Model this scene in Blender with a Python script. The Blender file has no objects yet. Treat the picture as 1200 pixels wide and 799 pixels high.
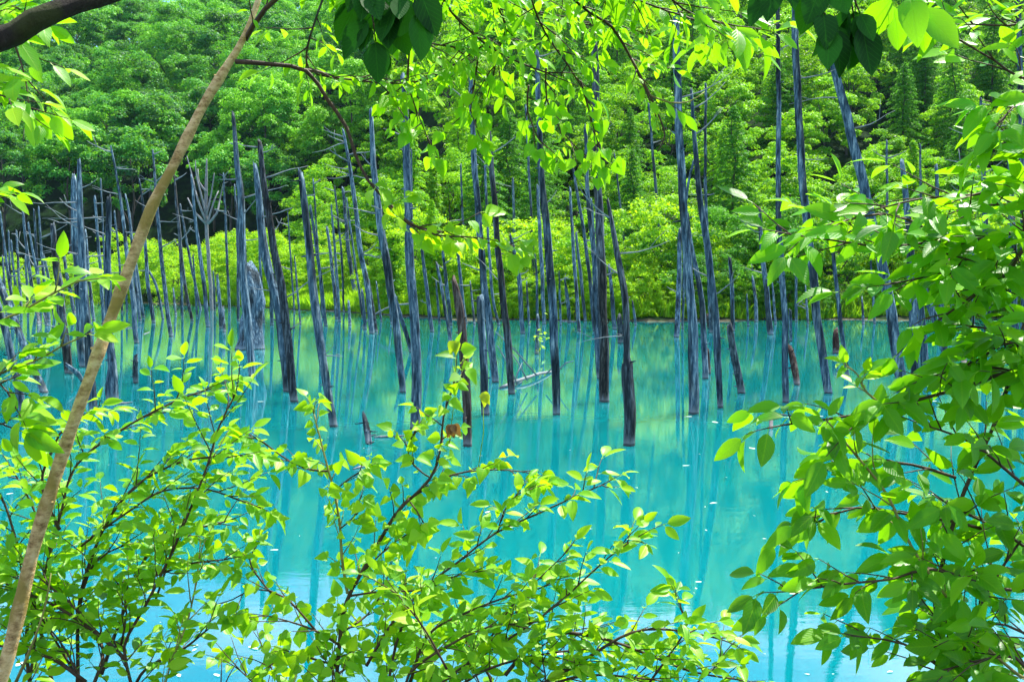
import bpy, math, random
import numpy as np
from mathutils import Vector, noise as mnoise

# ------------------------------------------------------------------ camera, sky, sun, exposure
SC = bpy.context.scene
COL = SC.collection
CAM_H = 3.5
PITCH = math.atan(69.5 / 1200)
cam_d = bpy.data.cameras.new('camera')
cam = bpy.data.objects.new('camera', cam_d)
COL.objects.link(cam)
cam.location = (0, 0, CAM_H)
cam.rotation_euler = (math.pi / 2 - PITCH, 0, 0)
cam_d.sensor_width = 36
cam_d.lens = 36
cam_d.clip_start = 0.05
cam_d.clip_end = 4000
SC.camera = cam

SUN_EL, SUN_AZ = 60.0, 38.0        # azimuth measured from straight ahead (+Y) to the right
SC.view_settings.view_transform = 'Standard'
SC.view_settings.look = 'None'
SC.view_settings.exposure = 1.38
SC.view_settings.gamma = 1
SC.view_settings.use_curve_mapping = False

world = bpy.data.worlds.new('World')
SC.world = world
world.use_nodes = True
wn, wl = world.node_tree.nodes, world.node_tree.links
wn.clear()
w_out = wn.new('ShaderNodeOutputWorld')
w_bg = wn.new('ShaderNodeBackground')
sky = wn.new('ShaderNodeTexSky')
sky.sky_type = 'NISHITA'
sky.sun_disc = False
sky.sun_elevation = math.radians(SUN_EL)
sky.sun_rotation = math.radians(SUN_AZ)
sky.air_density = 1.0
sky.dust_density = 0.4
sky.ozone_density = 2.0
tc = wn.new('ShaderNodeTexCoord')
mp = wn.new('ShaderNodeMapping')
mp.inputs['Scale'].default_value = (1.0, 1.0, 3.2)
mp.inputs['Location'].default_value = (0.37, 0.1, 0.2)
nz = wn.new('ShaderNodeTexNoise')
nz.inputs['Scale'].default_value = 3.6
nz.inputs['Detail'].default_value = 9
nz.inputs['Roughness'].default_value = 0.58
rp = wn.new('ShaderNodeValToRGB')
rp.color_ramp.elements[0].position = 0.46
rp.color_ramp.elements[1].position = 0.64
mx = wn.new('ShaderNodeMix')
mx.data_type = 'RGBA'
mx.inputs['B'].default_value = (8.2, 8.8, 10.2, 1)
wl.new(tc.outputs['Generated'], mp.inputs['Vector'])
wl.new(mp.outputs['Vector'], nz.inputs['Vector'])
wl.new(nz.outputs['Fac'], rp.inputs['Fac'])
wl.new(rp.outputs['Color'], mx.inputs['Factor'])
hs = wn.new('ShaderNodeHueSaturation')
hs.inputs['Saturation'].default_value = 1.25
hs.inputs['Value'].default_value = 1.05
wl.new(sky.outputs['Color'], hs.inputs['Color'])
wl.new(hs.outputs['Color'], mx.inputs['A'])
wl.new(mx.outputs['Result'], w_bg.inputs['Color'])
w_bg.inputs['Strength'].default_value = 0.10
wl.new(w_bg.outputs['Background'], w_out.inputs['Surface'])

sun_d = bpy.data.lights.new('sun', 'SUN')
sun_d.energy = 4.6
sun_d.angle = math.radians(0.5)
sun_d.color = (1.0, 0.95, 0.86)
sun = bpy.data.objects.new('sun', sun_d)
COL.objects.link(sun)
_e, _a = math.radians(SUN_EL), math.radians(SUN_AZ)
SUN_DIR = Vector((math.cos(_e) * math.sin(_a), math.cos(_e) * math.cos(_a), math.sin(_e)))
sun.rotation_euler = SUN_DIR.to_track_quat('Z', 'Y').to_euler()
sun.location = SUN_DIR * 100
SC.cycles.max_bounces = 8
SC.cycles.transparent_max_bounces = 8
SC.cycles.volume_bounces = 0

# ------------------------------------------------------------------ pixel <-> world (authoring scale: 1200 x 799)
FWD = Vector((0, math.cos(PITCH), -math.sin(PITCH)))
UPV = Vector((0, math.sin(PITCH), math.cos(PITCH)))
CAM = Vector((0, 0, CAM_H))


def ray(u, v):
    return FWD + Vector((1, 0, 0)) * ((u - 600) / 1200) + UPV * ((399.5 - v) / 1200)


def at(u, v, d):                      # point on the pixel's ray, d metres ahead
    return CAM + ray(u, v) * d


def on_water(u, v):
    r = ray(u, v)
    return CAM + r * (-CAM_H / r.z)


def proj(p):
    q = Vector(p) - CAM
    d = q.dot(FWD)
    if d <= 0.01:
        return None
    return (600 + 1200 * q.x / d, 399.5 - 1200 * q.dot(UPV) / d, d)


# ------------------------------------------------------------------ terrain
SHORE_PX = [(-400, 351), (0, 353), (120, 354.5), (235, 357), (300, 360), (400, 365), (450, 369.5),
            (530, 374), (700, 376), (850, 376), (1000, 374.5), (1600, 374)]
SHORE = sorted([(on_water(u, v).x, on_water(u, v).y) for u, v in SHORE_PX])
SHX = np.array([s[0] for s in SHORE]); SHY = np.array([s[1] for s in SHORE])


def smooth(a, b, x):
    t = np.clip((x - a) / (b - a), 0, 1)
    return t * t * (3 - 2 * t)


def terrain(x, y):
    x = np.asarray(x, float); y = np.asarray(y, float)
    ang = x / np.maximum(y, 20.0)                       # how far to the side, seen from the bank
    ysh = np.interp(x, SHX, SHY) + 1.6 * np.sin(x * .31) + .9 * np.sin(x * .83 + 1)
    foot = 200 - 92 * smooth(-0.2, -0.04, ang)          # where the hillside starts
    slope = 0.46 - 0.08 * smooth(-0.2, 0.05, ang)
    d = y - ysh
    strip = smooth(-.34, -.27, ang) * (1 - smooth(-.08, -.03, ang))
    low = np.where(d < 0, np.maximum(-2.0, d * 0.12), np.minimum(d * 0.16, 1.2 + d * 0.02) + strip * np.clip(d * .035, 0, 1.3))
    h = np.maximum(y - foot, 0)
    rise = slope * h * smooth(0, 60, h)
    ridge = 138 + 13 * np.sin(x * .011 + 1.2) + 6 * np.sin(x * .031) + 30 * smooth(0.0, 0.35, ang)
    rise = ridge * (1 - np.exp(-(rise / ridge) * (1 + .6 * rise / ridge)))
    und = (1.6 * np.sin(x * .06 + 1) * np.sin(y * .045) + 2.2 * np.sin(x * .021 + y * .03)) * smooth(10, 80, h)
    far = low + rise + und
    near = 1.9 - (y - 1.0) * (2.3 / 6.0)
    near = np.clip(near, -2.0, 1.95) + 0.04 * np.sin(x * 2.1) * np.cos(y * 1.7)
    near = near + 0.6 * smooth(3, 14, np.abs(x))*smooth(7.5,5.5,y)
    return np.where(y < 12, near, far)


def tz(x, y):
    return float(terrain(x, y))


# ------------------------------------------------------------------ helpers
def tag(o, label=None, cat=None, group=None, kind=None):
    if label: o['label'] = label
    if cat: o['category'] = cat
    if group: o['group'] = group
    if kind: o['kind'] = kind
    return o


def mesh_np(name, V, loops_per, idx, mat, parent=None, smooth_=True, uv=None, rnd=None, loc=None):
    """V (n,3); loops_per (f,) loop counts; idx flat vertex indices."""
    me = bpy.data.meshes.new(name)
    V = np.asarray(V, np.float32)
    loops_per = np.asarray(loops_per, np.int32); idx = np.asarray(idx, np.int32)
    me.vertices.add(len(V)); me.vertices.foreach_set('co', V.ravel())
    me.loops.add(len(idx)); me.loops.foreach_set('vertex_index', idx)
    me.polygons.add(len(loops_per))
    st = np.concatenate([[0], np.cumsum(loops_per)[:-1]]).astype(np.int32)
    me.polygons.foreach_set('loop_start', st)
    me.polygons.foreach_set('loop_total', loops_per)
    me.update(calc_edges=True)
    if smooth_:
        me.polygons.foreach_set('use_smooth', np.ones(len(loops_per), bool))
    if uv is not None:
        l = me.uv_layers.new(name='UVMap')
        l.data.foreach_set('uv', np.asarray(uv, np.float32)[idx].ravel())
    if rnd is not None:
        a = me.attributes.new('rnd', 'FLOAT', 'POINT')
        a.data.foreach_set('value', np.asarray(rnd, np.float32))
    me.materials.append(mat)
    me.validate()
    if parent is False:
        return me
    o = bpy.data.objects.new(name, me)
    COL.objects.link(o)
    if loc is not None: o.location = loc
    if parent is not None:
        o.parent = parent
    return o


class Geo:
    def __init__(s):
        s.v = []; s.lp = []; s.ix = []; s.uv = []; s.rn = []

    def face(s, *f):
        s.lp.append(len(f)); s.ix.extend(f)

    def tube(s, pts, rad, sides=8, cap=True, rough=0.0, rng=None, rv=0.5):
        pts = [Vector(p) for p in pts]
        n = len(pts)
        ref = None
        base0 = len(s.v)
        for i, p in enumerate(pts):
            t = (pts[min(i + 1, n - 1)] - pts[max(i - 1, 0)])
            if t.length < 1e-9: t = Vector((0, 0, 1))
            t.normalize()
            if ref is None:
                ref = t.orthogonal().normalized()
            ref = (ref - t * ref.dot(t))
            if ref.length < 1e-6: ref = t.orthogonal()
            ref.normalize()
            b = t.cross(ref)
            for k in range(sides):
                a = 2 * math.pi * k / sides
                r = rad[i]
                if rough and rng: r *= 1 + rough * (rng.random() - .5) * 2
                q = p + ref * (math.cos(a) * r) + b * (math.sin(a) * r)
                s.v.append(q[:]); s.uv.append((k / sides, i / max(1, n - 1))); s.rn.append(rv)
        for i in range(n - 1):
            for k in range(sides):
                k2 = (k + 1) % sides
                a = base0 + i * sides
                s.face(a + k, a + k2, a + sides + k2, a + sides + k)
        if cap:
            s.face(*[base0 + k for k in range(sides)][::-1])
            s.face(*[base0 + (n - 1) * sides + k for k in range(sides)])

    LT = (.10, .28, .5, .72, .89)

    def leaf(s, p, axis, nrm, L, W, fold, curl, rv, prof):
        axis = axis.normalized()
        nrm = (nrm - axis * nrm.dot(axis))
        if nrm.length < 1e-4: nrm = axis.orthogonal()
        nrm.normalize()
        side = axis.cross(nrm)
        b = len(s.v)
        s.v.append(p[:]); s.uv.append((.5, 0)); s.rn.append(rv)
        for t, w in zip(s.LT, prof):
            c = p + axis * (L * t) - nrm * (curl * L * t * t)
            hw = W * .5 * w
            for sx in (-1, 0, 1):
                q = c + side * (sx * hw) + nrm * (abs(sx) * fold * hw)
                s.v.append(q[:]); s.uv.append((.5 + .5 * sx * w, t)); s.rn.append(rv)
        tip = p + axis * L - nrm * (curl * L * 1.05)
        s.v.append(tip[:]); s.uv.append((.5, 1)); s.rn.append(rv)
        s.face(b, b + 2, b + 1); s.face(b, b + 3, b + 2)
        for r in range(4):
            a = b + 1 + r * 3
            s.face(a, a + 1, a + 4, a + 3); s.face(a + 1, a + 2, a + 5, a + 4)
        a = b + 13; e = b + 16
        s.face(a, a + 1, e); s.face(a + 1, a + 2, e)

    def build(s, name, mat, parent=None, origin=None, smooth_=True):
        V = np.array(s.v, float)
        if origin is not None: V = V - np.array(origin[:])
        return mesh_np(name, V, s.lp, s.ix, mat, parent, smooth_, s.uv, s.rn,
                       origin[:] if origin is not None and parent is None else None)


def empty(name, loc):
    o = bpy.data.objects.new(name, None)
    COL.objects.link(o)
    o.location = loc
    o.empty_display_size = .2
    return o


def catmull(P, step):
    """P: list of tuples (Vector, radius ...) -> dense list"""
    out = []
    n = len(P)
    for i in range(n - 1):
        p0 = np.array(P[max(i - 1, 0)]); p1 = np.array(P[i]); p2 = np.array(P[i + 1]); p3 = np.array(P[min(i + 2, n - 1)])
        L = np.linalg.norm((p2 - p1)[:3])
        m = max(2, int(L / step))
        for k in range(m):
            t = k / m
            out.append(.5 * ((2 * p1) + (-p0 + p2) * t + (2 * p0 - 5 * p1 + 4 * p2 - p3) * t * t + (-p0 + 3 * p1 - 3 * p2 + p3) * t ** 3))
    out.append(np.array(P[-1]))
    return out


# ------------------------------------------------------------------ materials
def new_mat(name):
    m = bpy.data.materials.new(name)
    m.use_nodes = True
    nt = m.node_tree
    nt.nodes.clear()
    o = nt.nodes.new('ShaderNodeOutputMaterial')
    return m, nt, nt.nodes, nt.links, o


def ramp(nodes, stops):
    r = nodes.new('ShaderNodeValToRGB')
    e = r.color_ramp.elements
    while len(e) < len(stops): e.new(.5)
    for el, (p, c) in zip(e, stops):
        el.position = p; el.color = (*c, 1)
    return r


def leaf_material(name, dark, mid, light, trans, tmix=.45, rough=.4, veins=True, obj_rand=0.0, spec=.5):
    m, nt, N, L, out = new_mat(name)
    at_ = N.new('ShaderNodeAttribute'); at_.attribute_name = 'rnd'
    fac = at_.outputs['Fac']
    if obj_rand:
        oi = N.new('ShaderNodeObjectInfo')
        mr = N.new('ShaderNodeMath'); mr.operation = 'MULTIPLY_ADD'
        mr.inputs[1].default_value = obj_rand; mr.inputs[2].default_value = -obj_rand / 2
        L.new(oi.outputs['Random'], mr.inputs[0])
        ad = N.new('ShaderNodeMath'); ad.operation = 'ADD'; ad.use_clamp = True
        L.new(fac, ad.inputs[0]); L.new(mr.outputs[0], ad.inputs[1])
        fac = ad.outputs[0]
    r = ramp(N, [(0, dark), (.5, mid), (1, light)])
    L.new(fac, r.inputs['Fac'])
    col = r.outputs['Color']
    p = N.new('ShaderNodeBsdfPrincipled')
    p.inputs['Roughness'].default_value = rough
    p.inputs['Specular IOR Level'].default_value = spec
    tr = N.new('ShaderNodeBsdfTranslucent')
    tcol = N.new('ShaderNodeMix'); tcol.data_type = 'RGBA'; tcol.blend_type = 'MIX'
    tcol.inputs['Factor'].default_value = .72
    tcol.inputs['B'].default_value = (*trans, 1)
    L.new(col, tcol.inputs['A'])
    tsrc = tcol.outputs['Result']
    if veins:
        uv = N.new('ShaderNodeUVMap'); uv.uv_map = 'UVMap'
        sx = N.new('ShaderNodeSeparateXYZ'); L.new(uv.outputs['UV'], sx.inputs[0])
        sb = N.new('ShaderNodeMath'); sb.operation = 'SUBTRACT'; sb.inputs[1].default_value = .5
        L.new(sx.outputs['X'], sb.inputs[0])
        ab = N.new('ShaderNodeMath'); ab.operation = 'ABSOLUTE'; L.new(sb.outputs[0], ab.inputs[0])
        # side veins run obliquely from the midrib
        ml = N.new('ShaderNodeMath'); ml.operation = 'MULTIPLY_ADD'; ml.inputs[1].default_value = -.75
        L.new(ab.outputs[0], ml.inputs[0]); L.new(sx.outputs['Y'], ml.inputs[2])
        fr = N.new('ShaderNodeMath'); fr.operation = 'MULTIPLY'; fr.inputs[1].default_value = 8
        L.new(ml.outputs[0], fr.inputs[0])
        f2 = N.new('ShaderNodeMath'); f2.operation = 'PINGPONG'; f2.inputs[1].default_value = .5
        L.new(fr.outputs[0], f2.inputs[0])
        v1 = ramp(N, [(0, (1, 1, 1)), (.09, (0, 0, 0))]); L.new(f2.outputs[0], v1.inputs['Fac'])
        v2 = ramp(N, [(0, (1, 1, 1)), (.035, (0, 0, 0))]); L.new(ab.outputs[0], v2.inputs['Fac'])
        mxv = N.new('ShaderNodeMath'); mxv.operation = 'MAXIMUM'
        L.new(v1.outputs['Color'], mxv.inputs[0]); L.new(v2.outputs['Color'], mxv.inputs[1])
        hv = N.new('ShaderNodeMath'); hv.operation = 'MULTIPLY'; hv.inputs[1].default_value = .6
        L.new(mxv.outputs[0], hv.inputs[0])
        c2 = N.new('ShaderNodeMix'); c2.data_type = 'RGBA'
        c2.inputs['B'].default_value = (min(1, light[0] * 1.7), min(1, light[1] * 1.5), light[2] * 1.5, 1)
        L.new(hv.outputs[0], c2.inputs['Factor']); L.new(col, c2.inputs['A'])
        col = c2.outputs['Result']
        c3 = N.new('ShaderNodeMix'); c3.data_type = 'RGBA'; c3.blend_type = 'MULTIPLY'
        c3.inputs['B'].default_value = (.35, .5, .3, 1)
        L.new(hv.outputs[0], c3.inputs['Factor']); L.new(tsrc, c3.inputs['A'])
        tsrc = c3.outputs['Result']
        # blotches
        tcn = N.new('ShaderNodeTexCoord')
        nn = N.new('ShaderNodeTexNoise'); nn.inputs['Scale'].default_value = 30; nn.inputs['Detail'].default_value = 4
        L.new(tcn.outputs['Object'], nn.inputs['Vector'])
        bp = N.new('ShaderNodeBump'); bp.inputs['Strength'].default_value = .25; bp.inputs['Distance'].default_value = .004
        rb_ = ramp(N, [(.60, (0, 0, 0)), (.74, (1, 1, 1))]); L.new(nn.outputs['Fac'], rb_.inputs['Fac'])
        hb = N.new('ShaderNodeMath'); hb.operation = 'MULTIPLY'; hb.inputs[1].default_value = .4
        L.new(rb_.outputs['Color'], hb.inputs[0])
        c4 = N.new('ShaderNodeMix'); c4.data_type = 'RGBA'; c4.inputs['B'].default_value = (*[min(1, k * 1.25) for k in light], 1)
        L.new(hb.outputs[0], c4.inputs['Factor']); L.new(col, c4.inputs['A']); col = c4.outputs['Result']
        ah = N.new('ShaderNodeMath'); ah.operation = 'SUBTRACT'
        L.new(nn.outputs['Fac'], ah.inputs[0]); L.new(mxv.outputs[0], ah.inputs[1])
        L.new(ah.outputs[0], bp.inputs['Height'])
        L.new(bp.outputs['Normal'], p.inputs['Normal'])
    L.new(col, p.inputs['Base Color'])
    L.new(tsrc, tr.inputs['Color'])
    ms = N.new('ShaderNodeMixShader'); ms.inputs['Fac'].default_value = tmix
    L.new(p.outputs[0], ms.inputs[1]); L.new(tr.outputs[0], ms.inputs[2])
    L.new(ms.outputs[0], out.inputs['Surface'])
    return m


def bark_material(name, cols, zs=1.6, xs=14, brown=None, waterline=False, bump=.5, rough=.9, moss=None):
    m, nt, N, L, out = new_mat(name)
    t = N.new('ShaderNodeTexCoord')
    mp = N.new('ShaderNodeMapping'); mp.inputs['Scale'].default_value = (xs, xs, zs)
    oi = N.new('ShaderNodeObjectInfo')
    va = N.new('ShaderNodeVectorMath'); va.operation = 'ADD'
    sc = N.new('ShaderNodeVectorMath'); sc.operation = 'SCALE'; sc.inputs['Scale'].default_value = 37
    cx = N.new('ShaderNodeCombineXYZ')
    L.new(oi.outputs['Random'], cx.inputs[0]); L.new(oi.outputs['Random'], cx.inputs[1]); L.new(oi.outputs['Random'], cx.inputs[2])
    L.new(cx.outputs[0], sc.inputs[0])
    L.new(t.outputs['Object'], va.inputs[0]); L.new(sc.outputs[0], va.inputs[1])
    L.new(va.outputs[0], mp.inputs['Vector'])
    n1 = N.new('ShaderNodeTexNoise'); n1.inputs['Scale'].default_value = 1; n1.inputs['Detail'].default_value = 9; n1.inputs['Roughness'].default_value = .74
    L.new(mp.outputs[0], n1.inputs['Vector'])
    r = ramp(N, cols)
    L.new(n1.outputs['Fac'], r.inputs['Fac'])
    col = r.outputs['Color']
    if brown:
        n2 = N.new('ShaderNodeTexNoise'); n2.inputs['Scale'].default_value = .55; n2.inputs['Detail'].default_value = 5
        mp2 = N.new('ShaderNodeMapping'); mp2.inputs['Scale'].default_value = (4, 4, .8)
        L.new(va.outputs[0], mp2.inputs['Vector']); L.new(mp2.outputs[0], n2.inputs['Vector'])
        r2 = ramp(N, [(.5, (0, 0, 0)), (.6, (1, 1, 1))]); L.new(n2.outputs['Fac'], r2.inputs['Fac'])
        mx = N.new('ShaderNodeMix'); mx.data_type = 'RGBA'; mx.blend_type = 'MULTIPLY'
        mx.inputs['B'].default_value = (*brown, 1)
        L.new(r2.outputs['Color'], mx.inputs['Factor']); L.new(col, mx.inputs['A'])
        col = mx.outputs['Result']
    if moss:
        n3 = N.new('ShaderNodeTexNoise'); n3.inputs['Scale'].default_value = 9; n3.inputs['Detail'].default_value = 6
        L.new(t.outputs['Object'], n3.inputs['Vector'])
        r3 = ramp(N, [(.52, (0, 0, 0)), (.62, (1, 1, 1))]); L.new(n3.outputs['Fac'], r3.inputs['Fac'])
        mx = N.new('ShaderNodeMix'); mx.data_type = 'RGBA'
        mx.inputs['B'].default_value = (*moss, 1)
        L.new(r3.outputs['Color'], mx.inputs['Factor']); L.new(col, mx.inputs['A'])
        col = mx.outputs['Result']
    vr = ramp(N, [(0, (.6, .61, .63)), (1, (1.0, 1.0, 1.0))]); L.new(oi.outputs['Random'], vr.inputs['Fac'])
    mv = N.new('ShaderNodeMix'); mv.data_type = 'RGBA'; mv.blend_type = 'MULTIPLY'; mv.inputs['Factor'].default_value = 1 if waterline else 0
    L.new(col, mv.inputs['A']); L.new(vr.outputs['Color'], mv.inputs['B']); col = mv.outputs['Result']
    if waterline:                     # mineral crust left by the pond on the foot
        g = N.new('ShaderNodeNewGeometry'); sx = N.new('ShaderNodeSeparateXYZ'); L.new(g.outputs['Position'], sx.inputs[0])
        ns = N.new('ShaderNodeMath'); ns.operation = 'MULTIPLY_ADD'; ns.inputs[1].default_value = .9
        L.new(n1.outputs['Fac'], ns.inputs[0]); L.new(sx.outputs['Z'], ns.inputs[2])
        r4 = ramp(N, [(.42, (1, 1, 1)), (.68, (0, 0, 0))]); L.new(ns.outputs[0], r4.inputs['Fac'])
        mm = N.new('ShaderNodeMath'); mm.operation = 'MULTIPLY'; mm.inputs[1].default_value = .6
        L.new(r4.outputs['Color'], mm.inputs[0])
        mx = N.new('ShaderNodeMix'); mx.data_type = 'RGBA'; mx.inputs['B'].default_value = (.42, .47, .48, 1)
        L.new(mm.outputs[0], mx.inputs['Factor']); L.new(col, mx.inputs['A'])
        col = mx.outputs['Result']
        wz = N.new('ShaderNodeMath'); wz.operation = 'MULTIPLY_ADD'; wz.inputs[1].default_value = .12   # soaked wood at the waterline
        L.new(n1.outputs['Fac'], wz.inputs[0]); L.new(sx.outputs['Z'], wz.inputs[2])
        r5 = ramp(N, [(.10, (1, 1, 1)), (.13, (0, 0, 0))]); L.new(wz.outputs[0], r5.inputs['Fac'])
        m5 = N.new('ShaderNodeMix'); m5.data_type = 'RGBA'; m5.blend_type = 'MULTIPLY'; m5.inputs['B'].default_value = (.25, .27, .26, 1)
        L.new(r5.outputs['Color'], m5.inputs['Factor']); L.new(col, m5.inputs['A']); col = m5.outputs['Result']
    p = N.new('ShaderNodeBsdfPrincipled'); p.inputs['Roughness'].default_value = rough
    p.inputs['Specular IOR Level'].default_value = .25
    L.new(col, p.inputs['Base Color'])
    b = N.new('ShaderNodeBump'); b.inputs['Strength'].default_value = bump; b.inputs['Distance'].default_value = .03
    L.new(n1.outputs['Fac'], b.inputs['Height']); L.new(b.outputs[0], p.inputs['Normal'])
    L.new(p.outputs[0], out.inputs['Surface'])
    return m


M = {}
M['dead'] = bark_material('weathered_wood', [(.34, (.005, .010, .017)), (.44, (.03, .066, .10)), (.545, (.12, .21, .27)), (.65, (.44, .55, .56)), (.8, (.72, .78, .75))],
                          brown=(.30, .28, .26), waterline=True, bump=.9)
M['dead_dark'] = bark_material('dark_barked_wood', [(.3, (.006, .007, .012)), (.48, (.03, .042, .052)), (.60, (.17, .22, .24)), (.8, (.42, .42, .42))],
                               brown=(.5, .38, .3), waterline=True, bump=1)
M['dead_brown'] = bark_material('brown_rotten_wood', [(.3, (.012, .009, .008)), (.48, (.06, .035, .025)), (.62, (.24, .2, .17)), (.8, (.5, .46, .4))],
                                brown=(.4, .25, .2), waterline=True, bump=1)
M['pale_wood'] = bark_material('bleached_wood', [(.3, (.06, .07, .08)), (.5, (.19, .205, .21)), (.7, (.38, .38, .36))], waterline=False)
M['twig_dead'] = bark_material('dead_twig', [(.3, (.09, .11, .12)), (.6, (.24, .27, .27)), (.8, (.42, .43, .41))], xs=6)
M['sapling'] = bark_material('sapling_bark', [(.28, (.07, .04, .015)), (.41, (.40, .24, .09)), (.54, (.72, .50, .22)), (.76, (.86, .72, .42))],
                             zs=60, xs=34, bump=.55, rough=.75, moss=(.36, .25, .06))
M['limb'] = bark_material('limb_bark', [(.3, (.01, .008, .006)), (.55, (.045, .035, .025)), (.75, (.12, .1, .06))], zs=10, xs=16, bump=.9, moss=(.05, .06, .015))
M['twig'] = bark_material('twig_bark', [(.3, (.03, .018, .012)), (.6, (.10, .06, .035)), (.8, (.2, .14, .08))], zs=12, xs=12, bump=.3, rough=.6)
M['green_twig'] = bark_material('green_twig', [(.3, (.14, .12, .03)), (.6, (.3, .28, .08)), (.8, (.45, .4, .2))], zs=12, xs=12, bump=.2, rough=.6)
M['trunk'] = bark_material('tree_bark', [(.3, (.02, .018, .018)), (.6, (.10, .09, .08)), (.8, (.25, .24, .22))], zs=1, xs=4)

M['leaf_shrub'] = leaf_material('leaf_fresh_green', (.03, .20, .006), (.12, .42, .008), (.36, .62, .012), (.50, .88, .006), tmix=.5, spec=.4)
M['leaf_birch'] = leaf_material('leaf_birch_green', (.035, .21, .006), (.14, .44, .008), (.40, .64, .012), (.56, .92, .006), tmix=.5, spec=.4)
M['leaf_right'] = leaf_material('leaf_deep_green', (.008, .10, .004), (.07, .34, .005), (.28, .60, .008), (.38, .85, .005), tmix=.55, rough=.38, spec=.38)
M['leaf_top'] = leaf_material('leaf_canopy_green', (.03, .19, .005), (.13, .40, .006), (.38, .62, .01), (.40, .90, .006), tmix=.52, spec=.4)
M['leaf_shade'] = leaf_material('leaf_shaded_green', (.005, .05, .004), (.01, .09, .005), (.02, .15, .006), (.03, .2, .004), tmix=.2, rough=.6, spec=.15)  # darker copy of the leaf green, overhead shade put into its colour
M['leaf_hill'] = leaf_material('leaf_hill', (.006, .085, .03), (.06, .36, .03), (.26, .60, .02), (.28, .7, .02), tmix=.3, veins=False, obj_rand=.85, rough=.55, spec=.25)
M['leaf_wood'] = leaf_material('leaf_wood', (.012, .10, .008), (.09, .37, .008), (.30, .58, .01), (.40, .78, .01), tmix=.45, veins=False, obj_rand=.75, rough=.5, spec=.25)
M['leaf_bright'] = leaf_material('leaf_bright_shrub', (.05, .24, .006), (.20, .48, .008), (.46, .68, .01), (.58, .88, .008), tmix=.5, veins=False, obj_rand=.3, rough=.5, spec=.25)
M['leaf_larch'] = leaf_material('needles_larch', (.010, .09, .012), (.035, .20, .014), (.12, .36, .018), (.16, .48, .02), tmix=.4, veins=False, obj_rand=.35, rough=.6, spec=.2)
M['reed'] = leaf_material('reed_green', (.07, .25, .008), (.17, .44, .01), (.36, .60, .02), (.5, .85, .014), tmix=.45, veins=False, rough=.5, spec=.2)
M['yellow_leaf'] = leaf_material('leaf_yellowed', (.28, .34, .01), (.30, .42, .01), (.42, .42, .02), (.6, .8, .02), tmix=.5)
M['brown_leaf'] = leaf_material('leaf_withered', (.12, .05, .01), (.22, .10, .02), (.35, .18, .04), (.4, .2, .03), tmix=.3)


def water_material():
    m, nt, N, L, out = new_mat('pond_water')
    g = N.new('ShaderNodeNewGeometry')
    p = N.new('ShaderNodeBsdfPrincipled')
    n0 = N.new('ShaderNodeTexNoise'); n0.inputs['Scale'].default_value = .06; n0.inputs['Detail'].default_value = 4
    L.new(g.outputs['Position'], n0.inputs['Vector'])
    r = ramp(N, [(.3, (0.0, .125, .165)), (.7, (0.0, .185, .175))]); L.new(n0.outputs['Fac'], r.inputs['Fac'])
    L.new(r.outputs['Color'], p.inputs['Base Color'])
    p.inputs['Roughness'].default_value = .012
    p.inputs['IOR'].default_value = 1.75
    # milky mineral water: light spreads through it, so nothing casts a hard shadow on it
    p.subsurface_method = 'BURLEY'
    p.inputs['Subsurface Weight'].default_value = 1.0
    p.inputs['Subsurface Radius'].default_value = (1, 1, 1)
    p.inputs['Subsurface Scale'].default_value = 3.5
    mp = N.new('ShaderNodeMapping'); mp.inputs['Scale'].default_value = (.9, 3.2, 1)
    L.new(g.outputs['Position'], mp.inputs['Vector'])
    n1 = N.new('ShaderNodeTexNoise'); n1.inputs['Scale'].default_value = 1.4; n1.inputs['Detail'].default_value = 4; n1.inputs['Roughness'].default_value = .55
    L.new(mp.outputs[0], n1.inputs['Vector'])
    b = N.new('ShaderNodeBump'); b.inputs['Strength'].default_value = .10; b.inputs['Distance'].default_value = .012
    L.new(n1.outputs['Fac'], b.inputs['Height']); L.new(b.outputs[0], p.inputs['Normal'])
    L.new(p.outputs[0], out.inputs['Surface'])
    return m


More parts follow.
